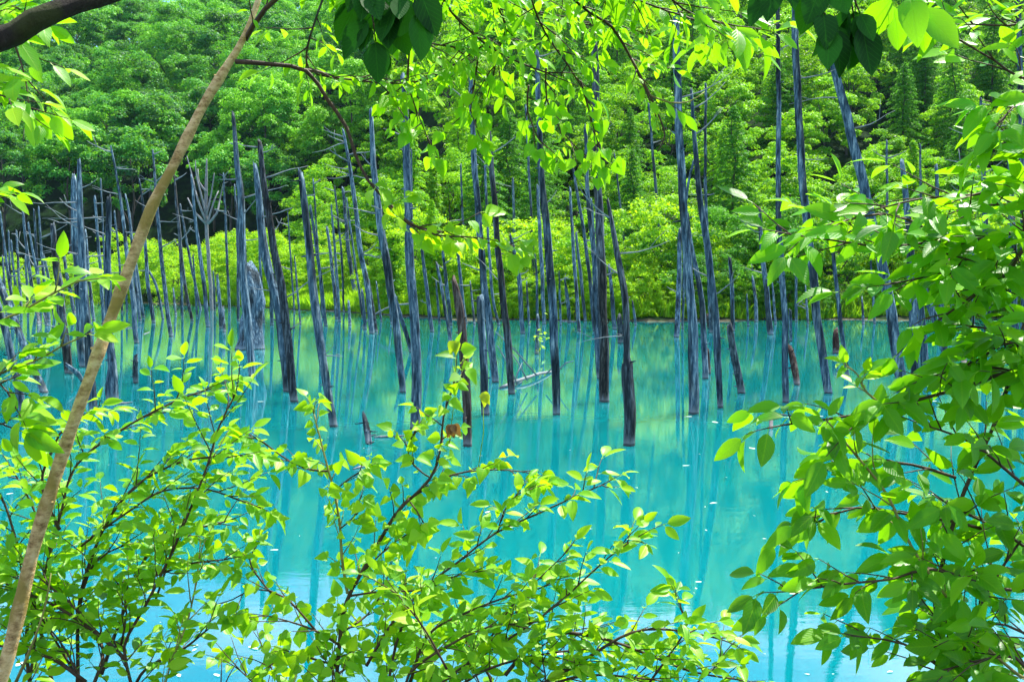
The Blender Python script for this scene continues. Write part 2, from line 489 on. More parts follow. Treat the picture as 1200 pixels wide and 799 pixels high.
def ground_material():
    m, nt, N, L, out = new_mat('earth_and_undergrowth')
    g = N.new('ShaderNodeNewGeometry')
    n = N.new('ShaderNodeTexNoise'); n.inputs['Scale'].default_value = .5; n.inputs['Detail'].default_value = 10; n.inputs['Roughness'].default_value = .7
    L.new(g.outputs['Position'], n.inputs['Vector'])
    r = ramp(N, [(.3, (.004, .008, .004)), (.5, (.007, .022, .006)), (.7, (.016, .05, .008))]); L.new(n.outputs['Fac'], r.inputs['Fac'])
    r2 = ramp(N, [(.4, (.05, .045, .03)), (.55, (.16, .14, .10)), (.72, (.36, .33, .27))]); L.new(n.outputs['Fac'], r2.inputs['Fac'])
    sx = N.new('ShaderNodeSeparateXYZ'); L.new(g.outputs['Position'], sx.inputs[0])
    ma = N.new('ShaderNodeMath'); ma.operation = 'MULTIPLY_ADD'; ma.inputs[1].default_value = 1.3
    L.new(n.outputs['Fac'], ma.inputs[0]); L.new(sx.outputs['Z'], ma.inputs[2])
    r3 = ramp(N, [(.62, (0, 0, 0)), (.85, (1, 1, 1))]); L.new(ma.outputs[0], r3.inputs['Fac'])
    mx = N.new('ShaderNodeMix'); mx.data_type = 'RGBA'
    L.new(r3.outputs['Color'], mx.inputs['Factor']); L.new(r2.outputs['Color'], mx.inputs['A']); L.new(r.outputs['Color'], mx.inputs['B'])
    p = N.new('ShaderNodeBsdfPrincipled'); p.inputs['Roughness'].default_value = 1.0; p.inputs['Specular IOR Level'].default_value = .05
    L.new(mx.outputs['Result'], p.inputs['Base Color'])
    b = N.new('ShaderNodeBump'); b.inputs['Strength'].default_value = .6; b.inputs['Distance'].default_value = .2
    L.new(n.outputs['Fac'], b.inputs['Height']); L.new(b.outputs[0], p.inputs['Normal'])
    L.new(p.outputs[0], out.inputs['Surface'])
    return m


# ------------------------------------------------------------------ setting: ground and water
def grid(name, xs, ys, zf, mat):
    X, Y = np.meshgrid(xs, ys)
    Z = zf(X, Y)
    V = np.stack([X.ravel(), Y.ravel(), Z.ravel()], 1)
    nx, ny = len(xs), len(ys)
    i = (np.arange(ny - 1)[:, None] * nx + np.arange(nx - 1)[None, :]).ravel()
    F = np.stack([i, i + 1, i + nx + 1, i + nx], 1)
    return mesh_np(name, V, np.full(len(F), 4), F.ravel(), mat)


ys = np.concatenate([np.arange(-40, -4, 4), np.arange(-4, 13, .4), np.arange(13, 60, 6), np.arange(60, 240, 1.5), np.arange(240, 1300, 8)])
xs = np.concatenate([np.arange(-900, -200, 25), np.arange(-200, -20, 3), np.arange(-20, 20, .8), np.arange(20, 200, 3), np.arange(200, 901, 25)])
tag(grid('ground', xs, ys, terrain, ground_material()), kind='structure')
wxs = np.linspace(-300, 300, 61); wys = np.concatenate([[4.5], np.linspace(8, 215, 60)])
tag(grid('water', wxs, wys, lambda X, Y: X * 0.0, water_material()), kind='structure')

# ------------------------------------------------------------------ the forest
RS = np.random.RandomState(7)


def leaf_cloud(C, Nrm, size, rng, rnd, aspect=.65, jitter=.75):
    """one leaf-sized quad per centre; returns V, faces arrays"""
    n = len(C)
    N_ = Nrm + rng.normal(0, jitter, (n, 3))
    N_ /= np.linalg.norm(N_, axis=1)[:, None] + 1e-9
    T = np.cross(N_, rng.normal(0, 1, (n, 3)))
    T /= np.linalg.norm(T, axis=1)[:, None] + 1e-9
    B = np.cross(N_, T)
    s = size * (0.6 + .8 * rng.rand(n))[:, None]
    a = T * s * .5; b = B * s * .5 * aspect
    # pointed, slightly cupped leaf spray: 4 corners
    V = np.stack([C - a, C - b * 1.0 + N_ * s * .08, C + a, C + b * 1.0 + N_ * s * .08], 1).reshape(-1, 3)
    return V, np.repeat(rnd, 4)


def crown(seed, R, H, z0, nclump, nleaf, size, mat, flat=.75, open_=.25, low=.15):
    rng = np.random.RandomState(seed)
    Cs = []; Ns = []; Rn = []
    per = nleaf // nclump
    for k in range(nclump):
        # clump centres through an egg-shaped volume, most of them near its skin
        u = rng.rand() ** .6
        ph = rng.rand() * 2 * math.pi
        zz = -1 + 2 * rng.rand() ** .8 if low > 0 else rng.rand()
        rad = math.sqrt(max(0, 1 - zz * zz)) * (.35 + .65 * u)
        wob = 1 + .28 * math.sin(2 * ph + seed) + .15 * math.sin(5 * ph + seed * 2)
        c = np.array([math.cos(ph) * rad * R * wob, math.sin(ph) * rad * R * wob, z0 + H * .5 + zz * H * .5 * (.85 + .3 * rng.rand())])
        rc = R * (.15 + .17 * rng.rand()) * (1.1 - .3 * abs(zz)) * (1 if nclump < 80 else .72)
        m = int(per * (.6 + .8 * rng.rand()) * (rc / (R * .27)) ** 1.6) + 4
        d = rng.normal(0, 1, (m, 3)); d /= np.linalg.norm(d, axis=1)[:, None]
        d[:, 2] = np.where(d[:, 2] < -.1, -d[:, 2], d[:, 2])
        outw = (c - np.array([0, 0, z0 + H * .3])); outw /= np.linalg.norm(outw) + 1e-6
        flip = (d @ outw) < -.2
        d[flip] = d[flip] - 2 * (d[flip] @ outw)[:, None] * outw
        rr = rc * (1 - open_ * rng.rand(m) ** 1.3) * (1 + .18 * np.sin(d[:, 0] * 7 + k) * np.cos(d[:, 1] * 6))
        P = c + d * rr[:, None] * np.array([1.15, 1.15, flat])
        Cs.append(P); Ns.append(d * .9 + np.array([0, 0, .8]))
        Rn.append(np.clip(.5 + rng.normal(0, .17) + rng.normal(0, .12, m), 0, 1))
    Cs = np.concatenate(Cs); Ns = np.concatenate(Ns); Rn = np.concatenate(Rn)
    V, rn = leaf_cloud(Cs, Ns, size, rng, Rn)
    n = len(Cs)
    return mesh_np('crown', V, np.full(n, 4), np.arange(n * 4), mat, False, False, None, rn)


def trunk_mesh(seed, H, r, limbs, R):
    rng = random.Random(seed)
    g = Geo()
    pts = [Vector((0, 0, -1.0))]
    for k in range(1, 9):
        pts.append(Vector((rng.uniform(-.12, .12) * k * .5, rng.uniform(-.12, .12) * k * .5, H * .86 * k / 8)))
    g.tube(pts, [r * (1.25 - .13 * k) for k in range(9)], 8)
    for k in range(limbs):
        i = 3 + int(rng.random() * 5)
        a = rng.random() * 6.283
        p = pts[i]
        q = p + Vector((math.cos(a) * R * .6, math.sin(a) * R * .6, H * .18))
        mid = p.lerp(q, .5) + Vector((0, 0, .4))
        g.tube([p, mid, q], [r * .42, r * .28, r * .1], 5)
    V = np.array(g.v)
    return mesh_np('trunk', V, g.lp, g.ix, M['trunk'], False, True, g.uv, g.rn)


def larch_crown(seed, H, R, mat, z0=1.5):
    rng = np.random.RandomState(seed)
    Cs = []; Ns = []; Rn = []
    nb = 170
    for k in range(nb):
        t = (k + rng.rand()) / nb
        z = z0 + (H - z0) * t
        L = R * (1 - t) ** .75 * (.65 + .5 * rng.rand()) + .25
        a = k * 2.399 + rng.rand() * .5
        n = int(26 * L) + 10
        s = rng.rand(n) ** .7
        w = (1 - s * .55) * .42 * L ** .6
        off = rng.normal(0, 1, n) * w * .55
        x = math.cos(a) * s * L - math.sin(a) * off
        y = math.sin(a) * s * L + math.cos(a) * off
        zz = z + .10 * L * np.sin(s * 2.6) - .16 * s * s * L - np.abs(rng.normal(0, .13, n))
        Cs.append(np.stack([x, y, zz], 1)); Ns.append(np.tile([math.cos(a) * .4, math.sin(a) * .4, 1.0], (n, 1)))
        Rn.append(np.clip(.45 + .25 * (s - .5) + rng.normal(0, .14) + rng.normal(0, .1, n), 0, 1))
    Cs = np.concatenate(Cs); Ns = np.concatenate(Ns); Rn = np.concatenate(Rn)
    V, rn = leaf_cloud(Cs, Ns, .34, rng, Rn, aspect=.4, jitter=.5)
    n = len(Cs)
    return mesh_np('crown', V, np.full(n, 4), np.arange(n * 4), mat, False, False, None, rn)


HILL = [(crown(11 + i, 5.9 + .5 * (i % 3), 10.5 + i % 3, 3.0, 58, 18000, .38, M['leaf_hill'], flat=.85, open_=.3), trunk_mesh(i, 11, .22, 5, 4)) for i in range(5)]
WOOD = [(crown(31 + i, 3.9 + .5 * (i % 3), 9.5 + 1.5 * (i % 3), 2.5, 46, 16000, .25, M['leaf_wood'], low=1), trunk_mesh(20 + i, 11, .16, 6, 3)) for i in range(5)]
BUSH = [(crown(51 + i, 3.1 + .35 * i, 5.5 + .9 * (i % 3), 0.0, 85, 19000, .17, M['leaf_bright'], flat=.9, open_=.55), trunk_mesh(40 + i, 4.5, .08, 6, 2)) for i in range(4)]
HILLTALL = [(crown(91 + i, 5.6, 10.5, 9.5, 50, 16000, .38, M['leaf_hill'], flat=.85, open_=.3), trunk_mesh(95 + i, 20, .24, 4, 4)) for i in range(2)]
SHADE_BUSH = [(crown(56 + i, 3.3, 6.5, 0.0, 85, 17000, .18, M['leaf_wood'] if i else M['leaf_larch'], flat=.9, open_=.55), trunk_mesh(45 + i, 4.5, .08, 6, 2)) for i in range(2)]  # shrubs in deep shade: the shade is put into darker leaf colours
LARCH = [(larch_crown(71 + i, 17 + 2 * i, 4.7 + .3 * i, M['leaf_larch']), trunk_mesh(60 + i, 19 + 2 * i, .19, 0, 3)) for i in range(3)]
GREENLARCH = [(larch_crown(81 + i, 16 + 2 * i, 3.3 + .3 * i, M['leaf_wood']), trunk_mesh(65 + i, 18 + 2 * i, .16, 0, 3)) for i in range(2)]

used_labels = set()


def pct_label(lead, u, v, tail='the photo'):
    for fmt in ('{:.0f}', '{:.1f}', '{:.2f}'):
        s = f"{lead} {fmt.format(u / 12)}% across, {fmt.format(v / 7.99)}% down {tail}"
        if s not in used_labels:
            break
    used_labels.add(s)
    return s


def plant_tree(kind, name, cat, lead, group, x, y, s, ch, rz=None):
    """ch = height of the crown centre, used to tell where the tree shows in the photo"""
    z = tz(x, y)
    q = proj((x, y, z + ch * s))
    if q is None or q[0] < -70 or q[0] > 1270 or q[1] < -75 or q[1] > 400:
        return None
    root = empty(name, (x, y, z - .1))
    root.rotation_euler = (0, 0, RS.rand() * 6.28 if rz is None else rz)
    root.scale = (s * (.9 + .2 * RS.rand()), s * (.9 + .2 * RS.rand()), s)
    cm, tm = kind
    for nm, me in (('crown', cm), ('trunk', tm)):
        o = bpy.data.objects.new(nm, me); COL.objects.link(o); o.parent = root
    tag(root, pct_label(lead, max(0, min(1199, q[0])), max(0, min(798, q[1]))), cat, group)
    return root


# hillside on the left and the far hill behind everything
cnt = 0
y = 224.0
while y < 500:
    sp = 13.8 + (y - 205) * .018
    xw = y * .56
    x = -xw + RS.rand() * sp
    while x < xw:
        xx = x + RS.normal(0, sp * .2); yy = y + RS.normal(0, sp * .2)
        ang = xx / yy
        # the near wood on the right hides the lower far slope
        vis = ang < -.12 or (yy > 262 and ang > -.14)
        if vis and yy > 262 and ang > -.10 and RS.rand() < .12: vis = False
        x += sp
        if not vis: continue
        k = RS.randint(5)
        shade = ['rounded', 'broad leafy', 'dense green', 'billowing', 'thick crowned'][k]
        side = 'left hillside' if ang < -.1 else 'far hill'
        if yy < 252: k = k % 2
        if plant_tree(HILLTALL[k] if yy < 252 else HILL[k], 'broadleaf_tree', 'tree', f"{shade} tree on the {side}, crown", 'broadleaf trees covering the hillside',
                      xx, yy, 1.0 + .6 * RS.rand(), 9): cnt += 1
    y += sp * .84
print('hill trees', cnt)

# the nearer wood on the right
cnt = 0
y = 106.0
while y < 262:
    sp = 7.0 + (y - 100) * .045
    xw = y * .56
    x = -y * .20 + RS.rand() * sp
    while x < xw:
        xx = x + RS.normal(0, sp * .2); yy = y + RS.normal(0, sp * .22)
        ang = xx / yy
        x += sp
        if ang < -.14 and yy < 150: continue
        u = 600 + 1200 * ang
        r = RS.rand()
        dark = (u > 1050 and r < .62) or (690 < u < 760 and r < .32) or (560 < u < 650 and r < .3) or r < .04
        s = (.8 + .4 * RS.rand()) * (1 + .35 * smooth(120, 220, yy))
        if yy < 113: s *= .62
        if dark and yy > 112:
            k = RS.randint(3)
            w = ['tall dark larch', 'feathery dark larch', 'tiered dark conifer'][k]
            t = plant_tree(LARCH[k], 'larch_tree', 'tree', f"{w} behind the far shore, middle", 'larches among the shore wood', xx, yy, s * .95, 9)
        elif r > .86:
            k = RS.randint(2)
            w = ['light green feathery larch', 'slim light green larch'][k]
            t = plant_tree(GREENLARCH[k], 'larch_tree', 'tree', f"{w} in the shore wood, middle", 'larches among the shore wood', xx, yy, s * .95, 9)
        else:
            k = RS.randint(5)
            w = ['leafy', 'tall leafy', 'slender leafy', 'bushy', 'spreading'][k]
            t = plant_tree(WOOD[k], 'deciduous_tree', 'tree', f"{w} tree in the shore wood, crown", 'leafy trees of the shore wood', xx, yy, s, 8)
        if t: cnt += 1
    y += sp * .9
print('wood trees', cnt)

# bright shrubs along the shore and on the marsh at the left
cnt = 0
spots = []
for k in range(64):
    u = -30 + k * 20 + RS.uniform(-8, 8)
    if u < 430: continue
    x0 = (u - 600) / 1200
    ysh = float(np.interp(x0 * 95, SHX, SHY))
    for row in range(2):
        if row == 0 and u < 548: continue
        yy = ysh + 1.2 + row * 5.5 + RS.rand() * 2
        s = (.3 + .5 * RS.rand()) if row == 0 else (.7 + .85 * RS.rand())
        if 770 < u < 900: s *= 1.15
        spots.append((x0 * yy, yy, s))
for k in range(46):
    u = -40 + k * 10.5
    yy = 172 + RS.uniform(-14, 16) - 28 * max(0, min(1, (u - 230) / 150))
    s = (1.0 + .45 * RS.rand())
    if u < 90: s *= .75
    if u > 340: s *= .85
    spots.append(((u - 600) / 1200 * yy, yy, s))
for x, y, s in spots:
    k = RS.randint(4)
    w = ['bright rounded', 'yellow-green', 'bright leafy', 'light green'][k]
    u = 600 + 1200 * x / y
    kind = BUSH[k]
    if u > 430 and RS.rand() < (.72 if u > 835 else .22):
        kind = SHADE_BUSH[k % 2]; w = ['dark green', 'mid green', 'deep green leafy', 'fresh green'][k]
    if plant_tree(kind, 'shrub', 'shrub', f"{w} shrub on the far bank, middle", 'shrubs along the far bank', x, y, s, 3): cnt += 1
print('shrubs', cnt)

# leave out the trees the photo shows nothing of
def cull():
    bpy.context.view_layer.update()
    dg = bpy.context.evaluated_depsgraph_get()
    rr = random.Random(2)
    roots = [o for o in COL.objects if o.get('group') in ('broadleaf trees covering the hillside', 'larches among the shore wood', 'leafy trees of the shore wood')]
    count = {}
    for o in roots:
        big = o.name.startswith('broadleaf')
        Rr, z0, z1 = ((5.2, 4, 18) if big else (3.6, 3, 13 if o.name.startswith('dec') else 17))
        seen = 0
        for k in range(46):
            a = rr.random() * 6.283; q = math.sqrt(rr.random()) * Rr; z = rr.uniform(z0, z1)
            p = o.matrix_world @ Vector((math.cos(a) * q, math.sin(a) * q, z))
            pr = proj(p)
            if pr is None or not (-15 < pr[0] < 1215 and -15 < pr[1] < 800): continue
            d = (p - CAM).normalized()
            hit, loc, nn, ix, ob, mt = SC.ray_cast(dg, CAM, d)
            if hit and ob.parent == o: seen += 1
        if seen < 1:
            for c in list(o.children): bpy.data.objects.remove(c)
            bpy.data.objects.remove(o)
        else:
            n = o.name.split('.')[0]; count[n] = count.get(n, 0) + 1
    print('kept', count)


cull()

# reed grass on the low bank (stuff)
rng = np.random.RandomState(3)
n = 52000
U = rng.uniform(225, 545, n); D = rng.rand(n) ** 1.3 * 34 + .8
Yg = np.interp((U - 600) / 1200 * 115, SHX, SHY) + D
Xg = (U - 600) / 1200 * Yg
# a sprinkling along the rest of the shore
n2 = 26000
U2 = rng.uniform(-60, 1260, n2); Y2 = np.interp((U2 - 600) / 1200 * 110, SHX, SHY); Y2 = np.interp((U2 - 600) / 1200 * Y2, SHX, SHY) + rng.rand(n2) * 5 + .4
Xg = np.concatenate([Xg, (U2 - 600) / 1200 * Y2]); Yg = np.concatenate([Yg, Y2])
Zg = terrain(Xg, Yg)
keep = Zg > .05
Xg, Yg, Zg = Xg[keep], Yg[keep], Zg[keep]
m = len(Xg)
h = (.9 + .8 * rng.rand(m)) * np.where(np.arange(m) < n * .97, 1, .5)
a = rng.rand(m) * 6.283
w = .05 + .04 * rng.rand(m)
P = np.stack([Xg, Yg, Zg - .1], 1)
S = np.stack([np.cos(a) * w, np.sin(a) * w, 0 * a], 1)
lean = np.stack([rng.normal(0, .22, m), rng.normal(0, .22, m), h], 1)
V = np.stack([P - S, P + S, P + lean * .62 + S * .8, P + lean * [1.5, 1.5, 1.0], P + lean * .62 - S * .8], 1).reshape(-1, 3)
tag(mesh_np('reed_grass', V, np.full(m, 5), np.arange(m * 5), M['reed'], None, False, None, np.repeat(rng.rand(m), 5)),
    'bright green reed grass growing along the low far bank', 'grass', kind='stuff')

# ------------------------------------------------------------------ the drowned trunks
RD = random.Random(5)


def dead_branches(g_parent, pts, n, depth, rng, mat, lo=.35, hi=.97, lmul=1.0):
    L = len(pts)
    org = pts[0][:3]
    for k in range(n):
        i = min(L - 1, int((lo + (hi - lo) * rng.random()) * L))
        p = Vector(pts[i][:3]); r = pts[i][3]
        a = rng.choice((0, math.pi)) + rng.uniform(-.8, .8)
        ln = rng.uniform(.5, 1.9) * lmul
        d = Vector((math.cos(a), math.sin(a) * .7, rng.uniform(-.25, .6))).normalized()
        pp = []; q = p.copy()
        for j in range(6):
            pp.append(q.copy())
            d = (d + Vector((rng.uniform(-.2, .2), rng.uniform(-.2, .2), rng.uniform(-.12, .2)))).normalized()
            q = q + d * ln / 5
        rr = max(.010, .0006 * depth) * rng.uniform(.7, 1.3)
        g = Geo()
        g.tube(pp, [rr * (1.3 - .2 * j) for j in range(6)], 5)
        if rng.random() < .5:
            s = pp[3]; e = s + (d + Vector((rng.uniform(-.8, .8), 0, rng.uniform(0, .8)))).normalized() * ln * .4
            g.tube([s, s.lerp(e, .5) + Vector((0, 0, .03)), e], [rr * .7, rr * .55, rr * .35], 4)
        V = np.array(g.v) - np.array(org)
        mesh_np('branch', V, g.lp, g.ix, mat, g_parent, True, g.uv, g.rn)


def dead_trunk(px, label=None, mat='dead', nb=0, depth=None, jag=.35, lowb=.35, lmul=1.0, lead=None, name='dead_tree', cat='dead tree', sides=12,
               group='dead trunks standing in the pond', land=False):
    """px: (u, v, width_px) from the foot upwards"""
    rng = random.Random(hash((round(px[0][0] * 10), round(px[-1][1] * 10))) & 0xffff)
    D = (on_water(px[0][0], px[0][1]) - CAM).dot(FWD) if depth is None else depth
    lean = rng.uniform(-.05, .05)
    pts = []
    for i, (u, v, w) in enumerate(px):
        dd = D * (1 + lean * .3 * (i / max(1, len(px) - 1)))
        p = at(u, v, dd)
        pts.append((p.x, p.y, p.z, w * .5 / 1200 * dd * .96))
    d0 = np.array(pts[1][:3]) - np.array(pts[0][:3])
    d0 /= abs(d0[2]) + 1e-6
    if land:
        zg = tz(pts[0][0], pts[0][1])
        b = np.array(pts[0][:3]) - d0 * max(.3, pts[0][2] - zg + .4)
    else:
        b = np.array(pts[0][:3]) - d0 * .7
    pts = [(b[0], b[1], b[2], pts[0][3] * 1.02)] + pts
    dense = catmull(pts, .22 if D < 60 else .4)
    g = Geo()
    ph = [rng.uniform(0, 6.28) for _ in range(6)]
    n = len(dense)
    stubs = []
    ref = Vector((1, 0, 0))
    sides_ = sides if D < 60 else 9
    for i, q in enumerate(dense):
        p = Vector(q[:3])
        t = Vector((dense[min(i + 1, n - 1)] - dense[max(i - 1, 0)])[:3]).normalized()
        x = (ref - t * ref.dot(t)).normalized(); yv = t.cross(x)
        wob = Vector((math.sin(i * .7 + ph[0]) + math.sin(i * .31 + ph[1]), math.sin(i * .53 + ph[2]), 0)) * q[3] * .10
        for k in range(sides_):
            a = 2 * math.pi * k / sides_
            f = 1 + .13 * math.sin(3 * a + ph[3] + i * .05) + .09 * math.sin(5 * a + ph[4] - i * .08) + .10 * (rng.random() - .5)
            if i > n - 2:
                f *= .75
            v = p + wob + (x * math.cos(a) + yv * math.sin(a)) * (q[3] * f)
            if i == n - 1:      # splintered end
                v = v + t * (q[3] * jag * 4 * (max(0, math.sin(a + ph[5])) + .5 * rng.random()))
            g.v.append(v[:]); g.uv.append((k / sides_, i / n)); g.rn.append(.5)
    for i in range(n - 1):
        for k in range(sides_):
            k2 = (k + 1) % sides_
            a = i * sides_
            g.face(a + k, a + k2, a + sides_ + k2, a + sides_ + k)
    nst = 9 if D < 60 else 4          # stubs of broken side branches
    for _ in range(nst if px[0][2] >= 6 else 2):
        j = rng.randrange(max(1, n // 4), max(2, n - 1)) if n > 5 else 1
        a = rng.random() * 6.283; q = Vector(dense[j][:3]); r_ = dense[j][3]
        d_ = Vector((math.cos(a), math.sin(a), rng.uniform(-.2, .6))).normalized()
        e_ = q + d_ * (r_ + rng.uniform(.03, .22))
        stubs.append((q, e_, r_))
    c = len(g.v)
    tc_ = np.mean(np.array(g.v[-sides_:]), 0) - np.array([0, 0, dense[-1][3] * .8])
    g.v.append(tuple(tc_)); g.uv.append((.5, 1)); g.rn.append(.5)
    for k in range(sides_):
        g.face((n - 1) * sides_ + k, (n - 1) * sides_ + (k + 1) % sides_, c)
    g.face(*[k for k in range(sides_)][::-1])
    for q, e_, r_ in stubs:
        g.tube([q, q.lerp(e_, .6), e_], [min(r_ * .3, .03), min(r_ * .24, .022), .008], 5)
    org = Vector(dense[0][:3])
    o = g.build(name, M[mat], None, org)
    if label is None:
        top = px[-1]
        kind = 'short grey dead stub' if px[0][1] - top[1] < 45 else ('thin grey dead trunk' if px[0][2] < 4 else 'slender grey dead trunk')
        if abs(top[0] - px[0][0]) > 22 and kind[0] != 't': kind = 'leaning grey dead trunk'
        if land:
            label = pct_label(f"{kind} among the far trees, top", top[0], max(0, top[1]))
        else:
            label = pct_label(f"{kind} in the pond, foot", px[0][0], px[0][1])
    else:
        assert label not in used_labels, label
        used_labels.add(label)
    tag(o, label, cat, group)
    if nb:
        dead_branches(o, dense, nb, D, rng, M['twig_dead'], lowb, .97, lmul)
    return o


T = dead_trunk
# ---- left part
T([(51, 460, 9), (36, 425, 8.5), (18, 378, 8), (0, 335, 8), (-28, 268, 7)], 'leaning dead trunk entering the left edge, foot right of its neighbour')
T([(28, 483, 9), (20, 447, 8.5), (8, 395, 8), (-12, 330, 7)], 'nearest dead trunk at the left edge, leaning left with foot lowest there')
T([(82, 438, 9), (77, 400, 9), (71, 350, 9), (68, 328, 9), (62, 264, 6)], 'dark barked dead trunk with broken pointed top at the left', 'dead_dark', 2)
T([(97, 447, 4), (92, 438, 6), (79, 428, 5)], 'short tilted log leaning against the foot of the dark left trunk', 'dead', name='broken_log', cat='log', group='fallen logs in the pond')
T([(98, 430, 10), (95, 390, 10), (92, 330, 10), (88, 260, 9), (86, 208, 6)], 'thick blue-grey flat-topped trunk, front left of a close pair', 'dead', 3)
T([(110, 484, 10), (106, 440, 10), (103, 395, 9.5), (98, 330, 9), (95, 260, 7), (92, 188, 4)], 'tall spiky trunk standing right behind the thick blue-grey left trunk', 'dead', 5, lowb=.5)
T([(132, 470, 15), (130, 450, 14), (131, 430, 10), (128, 388, 8), (127, 328, 7), (127, 232, 6)], 'cut-off trunk with swollen ragged foot right of the tan sapling', 'dead', 4, lowb=.6)
T([(159, 449, 6), (158, 433, 6.5), (159, 418, 5)], 'short dark post alone right of the swollen-footed trunk', 'dead_dark', name='dead_stump', cat='stump')
T([(160, 402, 6), (155, 345, 6), (148, 290, 4.5), (139, 220, 3), (130, 172, 2)], 'tall crooked thin-topped trunk behind the tan sapling stem', 'dead', 5, lowb=.6)
T([(200, 394, 5.5), (192, 328, 5), (184, 248, 4), (182, 214, 3), (179, 176, 2)], 'tall slender trunk right of the tan sapling, many twigs', 'dead', 6, lowb=.5)
T([(180, 378, 5), (172, 320, 4.5), (168, 244, 3), (163, 210, 2)], None, 'dead', 3, lowb=.6)
T([(164, 376, 4), (158, 320, 4), (152, 258, 3), (147, 228, 2)], None, 'dead', 2)
T([(168, 372, 4), (162, 330, 4), (157, 290, 3)])
T([(191, 374, 3), (183, 335, 3), (171, 313, 2.5)], nb=1)
T([(225, 376, 4), (216, 328, 4), (208, 250, 3.5), (204, 204, 2)], None, 'dead_dark', 5, lowb=.5)
T([(235, 362, 3), (222, 300, 3), (211, 240, 2.5)], nb=2)
T([(244, 383, 5), (238, 328, 5), (230, 266, 4), (224, 206, 2.5)], 'slender bluish trunk just left of the bare forked dead tree', 'dead', 3)
T([(259, 385, 4.5), (257, 350, 4.5), (255, 323, 3)], 'taller of two short posts left of the wide wedge stump')
T([(263, 389, 4), (261, 360, 3.5)], 'shorter of two short posts left of the wide wedge stump')
T([(269, 364, 3.2), (266, 300, 3), (262, 204, 2)], nb=3)
T([(274, 340, 3), (268, 290, 2.5)])
T([(296, 441, 8), (291, 390, 9), (284, 298, 8.5), (282, 233, 7.5), (277, 180, 6), (273, 133, 4)], 'tall tapering trunk standing in front of the wide wedge stump', 'dead', 4, lowb=.5)
T([(279, 376, 3.5), (279, 298, 3.5), (275, 217, 2)])
T([(293, 409, 35), (294, 396, 30), (295, 370, 25), (296, 340, 21), (295, 322, 17), (292, 310, 9)], 'very wide wedge-shaped weathered stump with brown rotten foot', 'dead', jag=.25,
  sides=22, name='dead_stump', cat='stump')
T([(337, 459, 9), (325, 361, 10), (309, 290, 9.5), (304, 240, 8), (298, 193, 5)], 'pale split-topped trunk, left one of the leaning crossed pair', 'dead', 2, lmul=.7)
T([(345, 471, 9.5), (334, 361, 10), (321, 290, 9), (312, 228, 7.5), (304, 167, 6)], 'dark leaning trunk, right one of the leaning pair', 'dead_dark', 6, lowb=.3)
T([(309, 378, 3), (306, 330, 3), (303, 255, 2)])
T([(319, 381, 4.5), (318, 350, 4), (315, 300, 3)])
T([(391, 500, 10), (381, 440, 10), (371, 381, 10.5), (362, 290, 9.5), (357, 240, 8.5), (352, 203, 7)], 'stout leaning trunk rising alone left of the reed bank middle', 'dead', 2, lmul=.5)
T([(382, 382, 4.5), (375, 320, 4), (364, 242, 3)], nb=2)
T([(378, 372, 2.5), (373, 298, 2.3), (367, 210, 1.8)], nb=4, lmul=1.2)
T([(395, 374, 4.5), (390, 320, 4), (383, 266, 3)], nb=1)
T([(398, 377, 3.2), (393, 298, 3), (388, 240, 2)], nb=2)
T([(403, 366, 2.5), (400, 298, 2.5), (392, 219, 2)], nb=4)
T([(419, 364, 5.5), (409, 298, 5), (402, 221, 3)], nb=4)
T([(425, 372, 3), (415, 298, 2.5), (406, 233, 2)], nb=2)
T([(410, 381, 4), (408, 353, 3)], 'short grey stub in front of the reed bank')
T([(428, 386, 3.5), (424, 340, 3)])
T([(436, 391, 6.5), (431, 340, 6.5), (423, 298, 6), (415, 228, 5), (402, 152, 3)], 'tall leaning trunk with many bare side twigs before the hillside gap', 'dead', 12, lowb=.35, lmul=1.3)
T([(441, 389, 4), (432, 328, 3)])
T([(472, 460, 7.5), (467, 401, 9), (455, 320, 10), (451, 298, 9.5), (440, 214, 7), (434, 129, 4)], 'tall curved trunk left of the straight mottled central trunk', 'dead', 4)
T([(482, 413, 5), (474, 385, 5), (462, 345, 4)], 'slanting stick crossing behind the straight mottled trunk')
T([(487, 503, 11.5), (487, 406, 11.5), (481, 318, 11), (478, 245, 9.5), (475, 161, 8), (472, 90, 6)], 'straight mottled thick trunk left of the blackened broken trunk', 'dead', 3)
T([(506, 389, 5), (500, 340, 4.5), (494, 286, 3)], nb=3)
T([(528, 381, 4.8), (523, 330, 4.5), (519, 295, 3)], nb=3)
T([(530, 413, 4.5), (521, 360, 4), (512, 309, 3)], 'slim pale trunk leaning left beside the blackened broken trunk')
T([(549, 523, 10.5), (546, 450, 11), (542, 390, 11), (536, 350, 10), (532, 330, 6)], 'blackened brown trunk broken to a splintered tip, centre left', 'dead_brown', 1, jag=.6, lmul=.3)
T([(545, 379, 5), (541, 340, 4.5), (536, 285, 3)])
T([(570, 486, 10), (566, 420, 9.5), (562, 347, 9)], 'waist-high flat-topped grey post left of the fallen branch', 'dead', jag=.12)
T([(580, 448, 8.5), (572, 370, 9), (565, 308, 8), (558, 220, 7), (554, 150, 6), (551, 85, 5)], 'tall bluish trunk with black patch, directly behind the flat-topped post', 'dead', 2)
T([(600, 462, 8), (593, 382, 8.5), (584, 290, 7.5), (578, 218, 6.5), (572, 143, 5)], 'dark tall trunk at the left end of the fallen branch', 'dead_dark', 3)
T([(585, 381, 3.5), (576, 335, 3.5), (568, 193, 2.5)])
T([(613, 391, 5.5), (607, 316, 5), (598, 276, 3.5)], nb=4)
T([(652, 486, 9.5), (650, 440, 10), (648, 370, 10), (643, 295, 9), (635, 218, 7.5), (632, 146, 6), (629, 60, 5)], 'thick tall trunk at the right end of the fallen branch', 'dead', 3)
